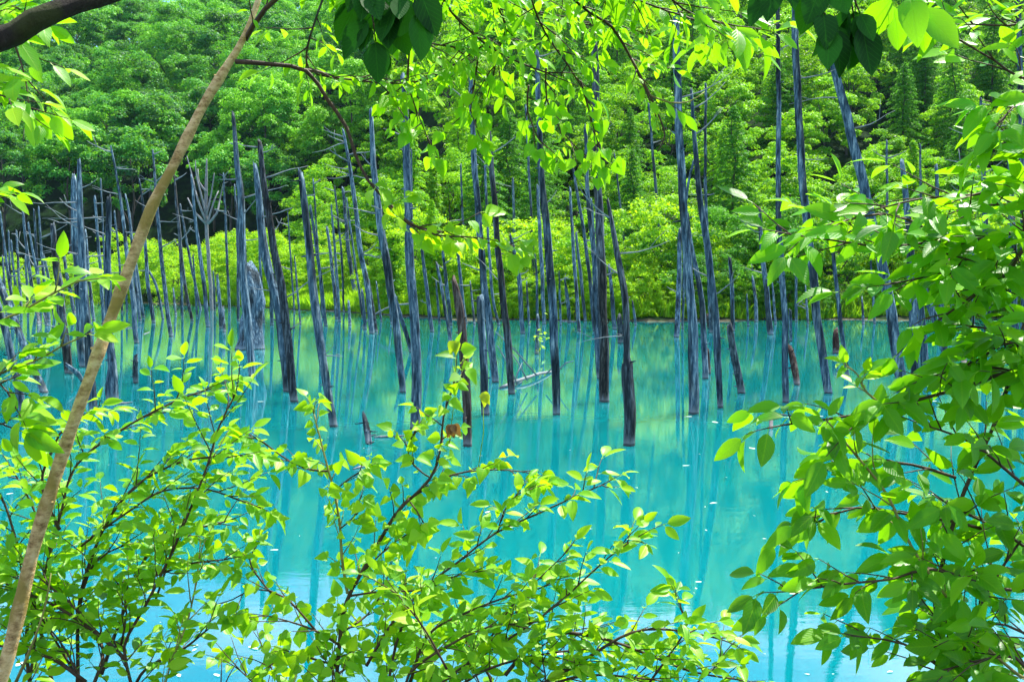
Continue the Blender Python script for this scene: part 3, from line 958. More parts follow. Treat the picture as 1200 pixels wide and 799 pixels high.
T([(638, 380, 4.5), (634, 298, 4.5), (630, 218, 3)])
T([(630, 378, 3), (629, 330, 3), (627, 298, 2)])
T([(629, 415, 5), (630, 370, 3.5)], 'small post with green sprouts behind the fallen branch')
T([(667, 378, 4.5), (665, 350, 4.5), (662, 326, 2)], 'short pointed stub near shore right of the fallen branch', nb=2, lmul=.5)
T([(679, 388, 4.5), (672, 298, 4), (668, 220, 2.5)])
T([(697, 388, 4.5), (688, 298, 4), (678, 235, 3.5), (668, 182, 2.5)], nb=2)
T([(686, 376, 4), (680, 320, 4), (675, 273, 2.5)])
T([(702, 444, 5.5), (699, 380, 6), (696, 298, 5.5), (690, 245, 5), (686, 149, 4)], 'slim tall trunk hugging the left side of the thick dark one')
T([(703, 405, 3.5), (699, 320, 3), (693, 234, 2.5)])
T([(708, 471, 12), (708, 395, 11.5), (704, 297, 10.5), (700, 200, 9.5), (698, 120, 9), (696, 50, 8)], 'thick dark straight trunk with brown foot right of image centre', 'dead_dark', 2, lmul=.6)
T([(720, 386, 5.5), (717, 345, 5), (714, 311, 3)])
T([(737, 522, 14), (737, 480, 14), (735, 440, 14), (735, 426, 12), (734, 418, 7.5), (733, 350, 7.5), (723, 297, 6.5), (712, 235, 3.5)],
  'trunk with slim top rising from a thick barked lower section, nearest centre right', 'dead_dark', 5, lmul=.8)
T([(728, 402, 8), (726, 372, 6)], 'dark short stub behind the two-stage barked trunk', 'dead_dark')
T([(792, 366, 5), (787, 325, 5), (781, 286, 3.5)], nb=0)
T([(792, 395, 6.5), (795, 350, 6), (797, 270, 4.5)], 'slim trunk with root-like foot standing alone at mid distance', 'dead', 3, lmul=.6)
T([(813, 485, 11.5), (812, 410, 11.5), (805, 297, 10.5), (796, 170, 9), (793, 60, 8), (792, 10, 7)], 'thick straight blue-grey trunk, tallest right of centre', 'dead', 1)
T([(844, 478, 6.5), (840, 395, 8), (830, 297, 7.5), (818, 210, 6), (810, 106, 3.5)], 'leaning slim trunk immediately right of the thick blue-grey trunk', 'dead', 4)
T([(833, 390, 4.5), (830, 300, 4.5), (827, 240, 4), (827, 99, 3)], None, 'dead', 2)
T([(800, 385, 3), (804, 240, 3), (813, 189, 2.5)])
T([(826, 444, 7), (822, 350, 6.5), (810, 290, 5), (806, 252, 3.5)], 'slim trunk between the thick blue-grey trunk and its leaning neighbour')
T([(831, 438, 4.5), (829, 409, 4)], 'small brown stub at the foot of the close trunk cluster', 'dead_brown')
T([(831, 385, 4.5), (829, 370, 4)], 'tiny brown stub near shore behind the close trunk cluster', 'dead_brown')
T([(859, 388, 5), (858, 345, 5), (855, 303, 4)], 'straight short trunk behind the tilted dark post')
T([(869, 461, 8), (862, 420, 8), (855, 381, 7)], 'tilted dark post with pale foot, leaning left, right of centre', 'dead_dark', jag=.2)
T([(886, 377, 4.5), (885, 350, 4), (882, 325, 3)])
T([(903, 392, 7), (899, 345, 6), (893, 290, 5), (890, 244, 3.5)], 'slim trunk with thickened foot left of the very tall thin trunk', 'dead', 4)
T([(920, 472, 8), (920, 380, 7.5), (914, 300, 7), (912, 240, 6.5), (912, 100, 5.5), (911, -45, 4.5)], 'very tall thin straight trunk running out of the frame top', 'dead', 2)
T([(970, 461, 10), (960, 390, 10), (950, 300, 10), (944, 246, 9.5), (937, 150, 8.5), (933, 63, 8), (931, -60, 7)], 'very tall thick trunk right of the thin one, leaving the frame top', 'dead', 4)
T([(1057, 459, 12), (1048, 400, 12), (1038, 328, 12), (1016, 236, 12), (997, 151, 11), (979, 84, 9), (966, 30, 7)], 'thick trunk leaning left, disappearing behind big dark leaves at top', 'dead', 3)
T([(993, 441, 5.5), (984, 368, 5), (978, 315, 4.5), (971, 244, 3)], 'thin trunk left of the thick left-leaning trunk')
T([(934, 451, 7), (930, 430, 8), (925, 406, 6)], 'short brown broken stump leaning beside the very tall thin trunk', 'dead_brown', name='dead_stump', cat='stump')
T([(980, 414, 8), (980, 400, 8), (980, 387, 6)], 'squat brown stump at mid distance left of the leaning thick trunk', 'dead_brown', name='dead_stump', cat='stump')
T([(903, 502, 5), (903, 489, 5)], 'tiny brown stub in open water beside the lower right leaves', 'dead_brown')
T([(926, 400, 4), (926, 364, 4)])
T([(933, 377, 3.5), (933, 305, 2.5)], nb=2)
T([(1073, 447, 10), (1070, 370, 9.5), (1067, 279, 8), (1064, 253, 7), (1057, 190, 5)], 'thick trunk half hidden by the right-hand leaves, straight one')
T([(1087, 453, 9), (1082, 400, 9), (1077, 328, 7)], 'second trunk half hidden behind right-hand leaves, right of the straight one')
T([(1113, 426, 9), (1097, 380, 9), (1079, 325, 7)], 'strongly left-leaning trunk showing through gaps of right-hand leaves')
T([(1105, 376, 5.5), (1102, 328, 5), (1100, 266, 5), (1097, 195, 4)])
T([(1157, 412, 7), (1156, 322, 6.5), (1153, 209, 5), (1149, 115, 3)], 'slim trunk with curved bare arms above the right-hand leaves', 'dead', 8, lowb=.5, lmul=1.5)
T([(1116, 377, 4.5), (1115, 337, 4)])
T([(1130, 427, 7), (1128, 414, 6)], 'low brown stub showing between the right-hand leaves', 'dead_brown')
T([(1190, 405, 8), (1187, 300, 8), (1183, 166, 6)], nb=4)
T([(1200, 420, 8), (1199, 250, 7), (1195, 60, 6), (1193, -40, 5)], 'tall trunk along the right edge reaching the top')
# ---- thin crowd at the far left
T([(17, 372, 3.2), (10, 322, 3), (0, 248, 2)], nb=1)
T([(14, 362, 3), (12, 328, 3), (10, 271, 2)], nb=2)
T([(21, 368, 3.2), (17, 328, 3), (13, 282, 2)], nb=2)
T([(25, 362, 3), (22, 320, 3), (19, 270, 2)], nb=3, lmul=1.5)
T([(43, 367, 4), (36, 328, 4), (27, 249, 2.5)], nb=4, lmul=1.5)
T([(45, 379, 4), (44, 366, 4)], 'small dark stub at far left of the pond', 'dead_dark')
T([(48, 360, 3), (44, 310, 3), (40, 246, 2)], nb=3, lmul=1.4)
T([(57, 377, 4), (50, 310, 3.5), (45, 243, 2)], nb=3, lmul=1.4)
T([(55, 382, 4), (44, 325, 3.5), (33, 261, 2)], nb=3)
T([(64, 373, 3.5), (57, 328, 3.5), (51, 299, 2.5)])
T([(87, 367, 4), (80, 330, 4), (74, 294, 3.5)])
T([(110, 375, 4), (103, 316, 4), (100, 271, 3)], nb=2)
T([(121, 379, 4), (118, 326, 4), (111, 231, 3)], nb=2)
T([(124, 366, 2.5), (122, 300, 2.3), (118, 210, 1.8)], nb=3)
T([(143, 366, 2.8), (140, 310, 2.5), (134, 248, 2)], nb=2)
for (u, v, tu, tv, w) in [(8, 377, 3, 300, 3), (33, 371, 30, 300, 3), (70, 364, 69, 318, 2.5), (95, 371, 92, 315, 3), (149, 365, 147, 330, 2.5), (206, 369, 203, 338, 2.8), (214, 372, 210, 262, 3),
                          (231, 371, 226, 298, 2.8), (252, 364, 250, 318, 2.5), (286, 371, 287, 246, 2.2), (328, 372, 326, 335, 3), (345, 366, 337, 248, 2.2),
                          (352, 380, 345, 300, 2.5), (447, 377, 441, 330, 2.6), (459, 380, 455, 345, 2.5), (515, 379, 511, 330, 3), (556, 380, 551, 330, 2.6), (592, 384, 588, 318, 3),
                          (620, 381, 617, 330, 2.6), (657, 381, 655, 318, 2.6), (745, 381, 741, 352, 3), (877, 382, 875, 345, 2.6), (909, 380, 905, 330, 3), (947, 379, 944, 335, 2.6), (1012, 380, 1010, 348, 3),
                          (1025, 379, 1020, 300, 3), (1141, 382, 1140, 290, 3.5)]:
    T([(u, v, w), ((u + tu) / 2, (v + tv) / 2, w), (tu, tv, w * .6)], nb=RD.choice((0, 0, 1, 2)))
# ---- snags rooted on the far land
for (u, v, tu, tv, w, d, nb) in [(545, 330, 540, 193, 3.2, 112, 1), (604, 340, 601, 209, 4, 104, 1), (627, 340, 616, 124, 3.6, 103, 2), (1040, 340, 1039, 165, 4, 108, 4), (1081, 340, 1078, 169, 4, 106, 4),
                                 (484, 330, 482, 175, 3.2, 118, 1), (778, 330, 760, 122, 4, 104, 3), (737, 330, 720, 180, 3, 108, 1)]:
    T([(u, v, w), ((u * .6 + tu * .4), (v * .6 + tv * .4), w * .9), (tu, tv, w * .6)], nb=nb, depth=d, land=True, lmul=1.4, group='bare snags among the far trees')
# dead tree with forked bare crown
ft = T([(248, 363, 4.5), (244, 298, 4.5), (241, 255, 4.5), (242, 215, 3.5), (242, 187, 1.6)], 'pale dead tree with bare forked crown of upright branches', 'pale_wood', 0)
Dft = (on_water(248, 363) - CAM).dot(FWD)
for arm in [[(241, 258), (232, 235), (226, 210), (219, 183)], [(241, 250), (235, 225), (230, 205), (229, 188)], [(242, 252), (248, 225), (251, 203)],
            [(244, 262), (254, 250), (258, 232), (262, 214)], [(243, 262), (250, 238), (256, 224)], [(241, 262), (228, 248), (220, 232)], [(242, 225), (233, 213), (232, 198)]]:
    g = Geo(); P = [at(u, v, Dft + RD.uniform(-.8, .8) * min(1, i)) for i, (u, v) in enumerate(arm)]
    P = [Vector(q) for q in catmull([tuple(p) for p in P], .8)]
    g.tube(P, [.17 * (1 - .75 * i / len(P)) for i in range(len(P))], 6)
    mesh_np('branch', np.array(g.v) - np.array(ft.location), g.lp, g.ix, M['pale_wood'], ft, True, g.uv, g.rn)
T([(432, 520, 8), (430, 505, 8), (427, 487, 6)], 'short leaning stub in open water left of the mottled trunk', 'dead')

# fallen branch lying between the trunks
Df = (on_water(600, 455) - CAM).dot(FWD)
g = Geo()


def wl_pt(u, v, up=.06):
    p = on_water(u, v); return Vector((p.x, p.y, up))


log = [wl_pt(586, 455, .0), wl_pt(602, 451, .1), wl_pt(618, 447, .14), wl_pt(634, 441, .12), wl_pt(648, 436, .0)]
org = log[0].copy()
g.tube([Vector(q) for q in catmull([tuple(p) for p in log], .2)], [.055] * 200, 8, rough=.2, rng=RD)
fl = g.build('fallen_branch', M['twig_dead'], None, org)
tag(fl, 'bleached fallen branch lying in the water between two tall trunks', 'log', 'fallen logs in the pond')
for a, b, r in [((629, 440), (580, 388), .035), ((618, 446), (596, 408), .03), ((606, 450), (583, 405), .03), ((602, 452), (612, 425), .03), ((640, 438), (655, 430), .03), ((655, 433), (672, 423), .03), ((612, 447), (596, 462), .03)]:
    g = Geo(); p = at(a[0], a[1], Df + (a[0] - 600) * .03); q = at(b[0], b[1], Df + .4)
    g.tube([p, p.lerp(q, .5) + Vector((0, 0, .08)), q], [r, r * .8, r * .4], 6)
    mesh_np('branch', np.array(g.v) - np.array(org), g.lp, g.ix, M['twig_dead'], fl, True, g.uv, g.rn)


def floating_log(a, b, r, label):
    g = Geo(); p, q = wl_pt(*a, up=.0), wl_pt(*b, up=.02)
    P = [p.lerp(q, t) + Vector((0, RD.uniform(-.03, .03), RD.uniform(0, .02))) for t in (0, .2, .4, .6, .8, 1)]
    g.tube(P, [r * f for f in (.6, 1, .9, .8, .6, .3)], 7, rough=.2, rng=RD)
    o = g.build('floating_stick', M['pale_wood'], None, p)
    used_labels.add(label)
    tag(o, label, 'stick', 'pale sticks afloat on the pond')


floating_log((438, 513), (476, 512), .03, 'pale stick afloat right of the short leaning stub')
floating_log((414, 550), (452, 541), .025, 'pale curved stick afloat below the short leaning stub')
floating_log((133, 385), (167, 384), .03, 'thin pale stick lying across behind the swollen-footed trunk')
floating_log((168, 392), (176, 389), .03, 'small dark stick afloat beside the tall crooked trunk')
floating_log((135, 474), (156, 472), .03, 'pale stick afloat at the swollen foot of the cut-off trunk')
floating_log((655, 376), (676, 377), .09, 'bleached log lying at the far waterline beside pointed stub')
floating_log((440, 367), (470, 371), .09, 'grey log along the low shore right of the reed bank')
g = Geo()
P = [at(*q) for q in [(418, 395, 78), (428, 378, 78), (443, 366, 77), (462, 358, 77), (480, 356, 76)]]
g.tube([Vector(q) for q in catmull([tuple(p) for p in P], .5)], [.06] * 60, 6)
tag(g.build('bare_branch', M['twig_dead'], None, P[0]), 'long arched pale branch leaning out of the water near the reed bank', 'branch')

# fallen leaves and bits afloat (countless, stuff)
rng = np.random.RandomState(9)
g = Geo()
for k in range(190):
    u = rng.uniform(-20, 1220); v = 400 + 395 * rng.rand() ** .75
    p = on_water(u, v); D = p.y
    s = .022 * (D / 10) ** .6 * (.5 + 2.6 * rng.rand() ** 4)
    c = len(g.v); a0 = rng.rand() * 6.28
    n = 7
    for kk in range(n):
        a = 6.283 * kk / n
        r = s * (.6 + .5 * rng.rand())
        x_, y_ = math.cos(a) * r * 1.2, math.sin(a) * r * .55
        g.v.append((p.x + x_ * math.cos(a0) - y_ * math.sin(a0), p.y + x_ * math.sin(a0) + y_ * math.cos(a0), .006 + .004 * rng.rand()))
        g.uv.append((0, 0)); g.rn.append(rng.rand())
    g.face(*range(c, c + n))
mfl, nt, N, L, out = new_mat('floating_leaf')
pf = N.new('ShaderNodeBsdfPrincipled'); pf.inputs['Roughness'].default_value = .5; pf.inputs['Base Color'].default_value = (.55, .6, .45, 1)
L.new(pf.outputs[0], out.inputs['Surface'])
tag(g.build('floating_leaves', mfl, None, None), 'scattered pale leaves and fluff floating on the turquoise water', 'floating leaves', kind='stuff')

# ------------------------------------------------------------------ foreground plants
PROF = {'ovate': (.52, .95, 1.0, .74, .36), 'birch': (.80, 1.0, .82, .48, .2), 'long': (.38, .8, 1.0, .82, .42), 'obovate': (.4, .75, 1.0, .95, .5)}
UP = Vector((0, 0, 1))


def add_leaf(g, p, axis, rng, S):
    L = S['leaf'] * rng.uniform(.6, 1.2)
    ax = axis.normalized()
    n = UP * (1 - S['face']) + Vector((0, -1, .15)) * S['face'] + Vector((rng.gauss(0, S['jit']), rng.gauss(0, S['jit']), rng.gauss(0, S['jit'] * .5)))
    pet = L * .18
    q = p + ax * pet
    nn = (n - ax * n.dot(ax)).normalized()
    sd = ax.cross(nn)
    # stalk as a thin flat strip with a crease
    b = len(g.v)
    for (pt, w) in ((p, .0010), (q, .0008)):
        for s_ in (-1, 1):
            g.v.append((pt + sd * (w * s_))[:]); g.uv.append((.5, 0)); g.rn.append(.6)
    g.face(b, b + 1, b + 3, b + 2)
    g.leaf(q, ax, n, L, L * S['ratio'] * rng.uniform(.85, 1.1), rng.uniform(.08, .6), rng.uniform(-.05, .42), min(1, max(0, rng.gauss(S.get('rv', .5), .28))), PROF[S['prof']])


def shoot(gw, gl, p0, d0, length, rng, S, r0=.0022):
    """a leafy twig: wood to gw, leaves to gl"""
    n = max(3, int(length / (S['leaf'] * S['gap'])))
    d = d0.normalized(); p = p0.copy()
    P = [p.copy()]
    sgn = rng.choice((-1, 1))
    for i in range(n):
        d = (d + Vector((rng.gauss(0, .08), rng.gauss(0, .08), rng.gauss(0, .07) - S['sag'] * .06))).normalized()
        p = p + d * (length / n)
        P.append(p.copy())
        side = d.cross(UP)
        if side.length < .1: side = Vector((1, 0, 0))
        side.normalize()
        roll = rng.gauss(0, .5)
        side = (side * math.cos(roll) + d.cross(side) * math.sin(roll)) * sgn
        ax = d * .55 + side * .85 - UP * (S['droop'] * rng.uniform(.4, 1.3))
        add_leaf(gl, p, ax, rng, S)
        sgn = -sgn
    add_leaf(gl, p, d - UP * (S['droop'] * .6), rng, S)
    gw.tube(P, [r0 * (1 - .6 * i / n) for i in range(n + 1)], 5)


def bough(parent, org, pts, w0, w1, S, every=.09, tl=(.08, .2), start=.15, mat='twig', lmat='leaf_shrub', seed=1, updir=.25, name='branch', root=False, end=1.0, both=False):
    """pts: (u, v, depth) along the branch. Wood is one part, its foliage a sub-part."""
    rng = random.Random(seed)
    P3 = [at(u, v, d) for u, v, d in pts]
    D0, D1 = pts[0][2], pts[-1][2]
    r0, r1 = w0 * .5 / 1200 * D0, w1 * .5 / 1200 * D1
    if root:                      # carry the stem down into the bank
        a, b = P3[0], P3[1]
        d = (a - b).normalized()
        d = (d + Vector((0, -.15, -.9))).normalized()
        q = a.copy()
        extra = []
        for _ in range(60):
            q = q + d * .08
            d = (d + Vector((0, -.05, -.12))).normalized()
            extra.append(q.copy())
            if q.z < tz(q.x, q.y) - .1: break
        P3 = extra[::-1][:-1:4] + P3 if len(extra) > 4 else [extra[-1]] + P3
    n0 = len(P3)
    C = [Vector(q) for q in catmull([tuple(p) for p in P3], .035)]
    N_ = len(C)
    gw, gl = Geo(), Geo()
    nbase = 0 if not root else int(N_ * .0)
    ph = rng.random() * 6
    C = [c + Vector((math.sin(i * .55 + ph), math.cos(i * .41 + ph), math.sin(i * .37 + 2 * ph))) * r0 * .35 for i, c in enumerate(C)]
    gw.tube(C, [(r0 + (r1 - r0) * i / (N_ - 1)) * (1 + .12 * (rng.random() - .5)) for i in range(N_)], 8, rough=.05, rng=rng)
    # running length
    if every < 1: every *= S.get('den', .5)
    acc = 0; nxt = every * .5; sgn = 1
    vis0 = next((i for i, c in enumerate(C) if (proj(c) or (0, 9e9))[1] < 860), 0)
    i0 = max(int(start * N_), vis0 if root else 0)
    for i in range(max(1, i0), max(2, int(N_ * end))):
        acc += (C[i] - C[i - 1]).length
        if acc < nxt: continue
        nxt = acc + every * rng.uniform(.6, 1.4)
        Tn = (C[min(i + 1, N_ - 1)] - C[i - 1]).normalized()
        side = Tn.cross(UP)
        if side.length < .15: side = Vector((1, 0, 0))
        side.normalize()
        for sg in ((sgn, -sgn) if both else (sgn,)):
            # most side twigs spread across the view, some towards or away from it
            sv = side * sg * rng.uniform(.2, 1) + Vector((rng.choice((-1, 1)) * rng.random() * .9, 0, 0)) * (.6)
            d = Tn * rng.uniform(.35, .9) + sv * .8 + UP * rng.uniform(-.25, .7) * (updir / .25)
            shoot(gw, gl, C[i], d, rng.uniform(*tl), rng, S)
        sgn = -sgn
    if end >= 1: shoot(gw, gl, C[-1], (C[-1] - C[-3]), rng.uniform(*tl) * .8, rng, S, max(.0016, r1))
    V = np.array(gw.v) - np.array(org)
    o = mesh_np(name, V, gw.lp, gw.ix, M[mat], parent, True, gw.uv, gw.rn)
    if gl.v:
        mesh_np('foliage', np.array(gl.v) - np.array(org), gl.lp, gl.ix, M[lmat], o, True, gl.uv, gl.rn)
    return o


def plant(name, label, cat, u, d):
    x = (u - 600) / 1200 * d
    org = Vector((x, d, tz(x, d)))
    o = empty(name, org)
    tag(o, label, cat)
    used_labels.add(label)
    return o, org


S_L = dict(den=.22, leaf=.054, ratio=.48, droop=.22, sag=.2, face=.28, jit=.42, gap=.38, prof='ovate', rv=.55)
S_B = dict(den=.30, leaf=.050, ratio=.80, droop=.75, sag=.5, face=.62, jit=.40, gap=.60, prof='birch', rv=.5)
S_C = dict(den=.24, leaf=.059, ratio=.46, droop=.30, sag=.3, face=.35, jit=.42, gap=.40, prof='ovate', rv=.58)
S_R = dict(den=.42, leaf=.076, ratio=.47, droop=.70, sag=.5, face=.55, jit=.40, gap=.48, prof='ovate', rv=.34)
S_RU = dict(den=.36, leaf=.086, ratio=.44, droop=.38, sag=.3, face=.42, jit=.35, gap=.50, prof='ovate', rv=.5)
S_T = dict(den=0.36, leaf=.054, ratio=.42, droop=.55, sag=.4, face=.35, jit=.40, gap=.45, prof='long', rv=.55)
S_TB = dict(den=.6, leaf=.044, ratio=.85, droop=.8, sag=.8, face=.5, jit=.45, gap=.6, prof='birch', rv=.6)
S_D = dict(den=1.3, leaf=.062, ratio=.62, droop=1.1, sag=.6, face=.75, jit=.25, gap=.6, prof='ovate', rv=.4)
S_N = dict(leaf=.066, ratio=.48, droop=.25, sag=.2, face=.4, jit=.35, gap=.62, prof='ovate', rv=.65)

# 1 -- tan sapling stem leaning across the left side
o, org = plant('leaning_sapling', 'tan barked sapling stem leaning diagonally across the left foreground', 'tree', -60, 2.3)
rngS = random.Random(4)
sp = [(-95, 1060, 2.3, 27), (-45, 900, 2.4, 26), (0, 795, 2.45, 25), (38, 650, 2.5, 24), (58, 585, 2.5, 23.5), (75, 530, 2.52, 22), (108, 432, 2.55, 21), (137, 350, 2.6, 20), (165, 275, 2.6, 20.5), (180, 238, 2.62, 18.5), (203, 195, 2.65, 18),
      (238, 125, 2.7, 17), (262, 85, 2.72, 16), (288, 40, 2.75, 11), (312, -30, 2.8, 10), (335, -120, 2.8, 8)]
P4 = []
for (u, v, d, w) in sp:
    p = at(u, v, d); P4.append((p.x, p.y, p.z, w * .31 / 1200 * d))
bx, by = P4[0][0] - .12, P4[0][1] - .1
P4 = [(bx, by, tz(bx, by) - .1, P4[0][3] * 1.15)] + P4
dn = catmull(P4, .02)
g = Geo()
knots = [int(len(dn) * f) for f in (.33, .42, .5, .545, .61, .66, .72, .78, .84)]
rad = []
for i, q in enumerate(dn):
    k = sum(math.exp(-((i - kk) / 1.6) ** 2) * .16 for kk in knots)
    rad.append(q[3] * (1 + k + .035 * math.sin(i * .9) + .03 * rngS.random()))
g.tube([Vector(q[:3]) + Vector((math.sin(i * .13), 0, math.sin(i * .17 + 1))) * .0025 for i, q in enumerate(dn)], rad, 18, rough=.02, rng=rngS)
for kk in knots[::2]:
    p = Vector(dn[kk][:3]); r = dn[kk][3]; d = Vector((rngS.choice((-1, 1)), -.5, .8)).normalized()
    g.tube([p, p + d * r * 1.25, p + d * r * 1.5], [r * .42, r * .3, r * .16], 7)
mesh_np('trunk', np.array(g.v) - np.array(org), g.lp, g.ix, M['sapling'], o, True, g.uv, g.rn)
bough(o, org, [(276, 72, 2.72), (320, 76, 2.72), (360, 84, 2.75), (384, 118, 2.78), (405, 150, 2.8), (415, 180, 2.8), (432, 212, 2.8), (458, 238, 2.8), (480, 262, 2.8), (520, 272, 2.85)], 6, 2.5,
      dict(S_TB, leaf=.058), every=.045, tl=(.05, .12), start=.66, lmat='leaf_birch', seed=12)
bough(o, org, [(474, 258, 2.8), (510, 275, 2.8), (555, 278, 2.8), (590, 292, 2.8)], 2.5, 1.5, dict(S_TB, leaf=.05), every=.045, tl=(.04, .1), start=.0, lmat='leaf_birch', seed=13)
bough(o, org, [(350, 82, 2.75), (372, 85, 2.8), (390, 90, 2.85)], 4, 3, S_TB, every=.2, tl=(.03, .06), start=.9, lmat='leaf_birch', seed=14)
bough(o, org, [(288, 45, 2.75), (310, 10, 2.7), (350, -20, 2.7), (380, -30, 2.6)], 7, 3, S_T, every=.07, tl=(.1, .2), start=.1, lmat='leaf_right', seed=15)

# 2 -- overhanging tree: dark limb at the top left and the leafy twigs hanging from above
o, org = plant('overhanging_tree', 'dark limbed tree overhead whose leafy twigs hang into the frame top', 'tree', -1300, 1.0)
g = Geo()
tb = Vector((org.x, org.y, org.z - .1))
L0 = at(-45, 62, 1.8)
P = [tb, tb + Vector((.03, 0, .8)), tb + Vector((.08, .05, 1.6)), tb.lerp(L0, .45) + Vector((0, 0, .95)), L0, at(40, 24, 1.85), at(90, 4, 1.9), at(150, -16, 1.95), at(330, -90, 2.05), at(600, -130, 2.2), at(850, -120, 2.3), at(1050, -110, 2.3)]
R = [.11, .1, .085, .05, .023, .0205, .02, .019, .017, .013, .009, .006]
dn = catmull([(*p, r) for p, r in zip(P, R)], .05)
g.tube([Vector(q[:3]) for q in dn], [max(.004, q[3]) * (1 + .08 * math.sin(i * 1.3)) for i, q in enumerate(dn)], 12, rough=.04, rng=rngS)
mesh_np('trunk', np.array(g.v) - np.array(org), g.lp, g.ix, M['limb'], o, True, g.uv, g.rn)
K = dict(mat='twig', lmat='leaf_top')
top = [
    ([(330, -90, 2.05), (420, -50, 2.5), (500, -25, 2.8), (593, 2, 2.9), (643, 20, 2.9), (690, 30, 2.9)], 5, 2, S_T, .045, (.10, .2), .25),
    ([(560, -130, 2.2), (568, -30, 2.7), (584, 10, 2.8), (592, 35, 2.85), (583, 62, 2.9), (578, 90, 2.9)], 4, 2, S_T, .05, (.1, .2), .3),
    ([(640, -130, 2.2), (660, -20, 2.6), (690, 15, 2.7), (717, 32, 2.75), (740, 69, 2.8), (750, 90, 2.8)], 5, 3, S_T, .07, (.08, .18), .3),
    ([(420, -80, 2.1), (370, 20, 2.6), (362, 80, 2.8), (410, 94, 2.85), (487, 96, 2.9), (545, 68, 2.9)], 4, 2, S_T, .045, (.08, .18), .45),
    ([(760, -120, 2.2), (770, -30, 2.6), (800, 10, 2.7), (840, 25, 2.75), (870, 38, 2.8)], 4, 2, dict(S_T, leaf=.095), .05, (.08, .18), .3),
    ([(700, -120, 2.2), (720, -20, 2.6), (760, 5, 2.7), (800, 18, 2.7)], 4, 2, S_T, .05, (.1, .2), .3),
    ([(460, -90, 2.1), (450, -10, 2.6), (465, 20, 2.8), (495, 45, 2.85), (515, 75, 2.9)], 4, 2, S_T, .05, (.08, .18), .3),
    ([(600, -120, 2.2), (620, -10, 2.7), (640, 40, 2.8), (665, 75, 2.85), (680, 100, 2.9)], 4, 2, S_T, .05, (.08, .18), .3),
    ([(500, -100, 2.2), (520, 0, 2.7), (560, 45, 2.8), (600, 70, 2.85), (640, 85, 2.85)], 4, 2, S_T, .045, (.08, .18), .3),
    ([(380, -80, 2.1), (400, -10, 2.6), (430, 20, 2.7), (480, 45, 2.8), (530, 55, 2.8)], 4, 2, S_T, .05, (.08, .18), .3),
    ([(480, 60, 2.85), (478, 95, 2.9), (486, 125, 2.9), (500, 160, 2.9)], 2.5, 1.2, S_TB, .035, (.05, .11), .1),
    ([(440, 90, 2.85), (458, 112, 2.9), (472, 135, 2.9)], 2, 1.2, S_TB, .035, (.05, .1), .1),
    ([(560, 70, 2.85), (556, 100, 2.9), (552, 130, 2.9), (560, 150, 2.9)], 2.5, 1.2, S_TB, .035, (.05, .1), .1),
    ([(640, 80, 2.85), (640, 115, 2.9), (655, 150, 2.9), (680, 178, 2.9)], 2.5, 1.2, S_TB, .035, (.06, .12), .1),
    ([(680, 95, 2.85), (690, 130, 2.9), (700, 165, 2.9)], 2.5, 1.2, S_TB, .035, (.05, .11), .1),
    ([(620, 100, 2.85), (618, 130, 2.9), (632, 165, 2.9)], 2.5, 1.2, S_TB, .04, (.05, .1), .1),
]
for i, (pts, w0, w1, S, ev, tl, st) in enumerate(top):
    bough(o, org, pts, w0, w1, S, every=ev, tl=tl, start=st, seed=100 + i, updir=.1, **K)
bough(o, org, [(740, 69, 2.8), (762, 112, 2.8), (778, 151, 2.8), (777, 165, 2.8), (770, 178, 2.8)], 3, 1.5, S_T, every=9, tl=(.02, .03), start=.9, seed=130, end=.5)
bough(o, org, [(762, 112, 2.8), (785, 120, 2.8), (808, 119, 2.8), (826, 108, 2.8)], 2.5, 1.2, S_T, every=9, tl=(.02, .03), start=.9, seed=131, end=.5, mat='green_twig')
# leaves close to the lens, with shade painted into their dark green
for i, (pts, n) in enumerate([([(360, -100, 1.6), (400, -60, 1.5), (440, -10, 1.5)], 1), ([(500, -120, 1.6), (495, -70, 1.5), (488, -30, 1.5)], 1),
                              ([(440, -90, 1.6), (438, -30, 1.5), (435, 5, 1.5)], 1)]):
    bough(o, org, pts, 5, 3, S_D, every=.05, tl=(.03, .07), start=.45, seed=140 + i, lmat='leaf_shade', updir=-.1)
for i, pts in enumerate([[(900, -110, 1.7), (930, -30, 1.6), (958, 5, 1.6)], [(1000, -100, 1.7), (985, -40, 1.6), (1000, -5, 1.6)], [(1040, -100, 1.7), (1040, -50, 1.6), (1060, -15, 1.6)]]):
    bough(o, org, pts, 5, 3, dict(S_D, leaf=.070), every=.05, tl=(.03, .07), start=.5, seed=150 + i, lmat='leaf_shade' if i != 2 else 'leaf_right', updir=-.1)

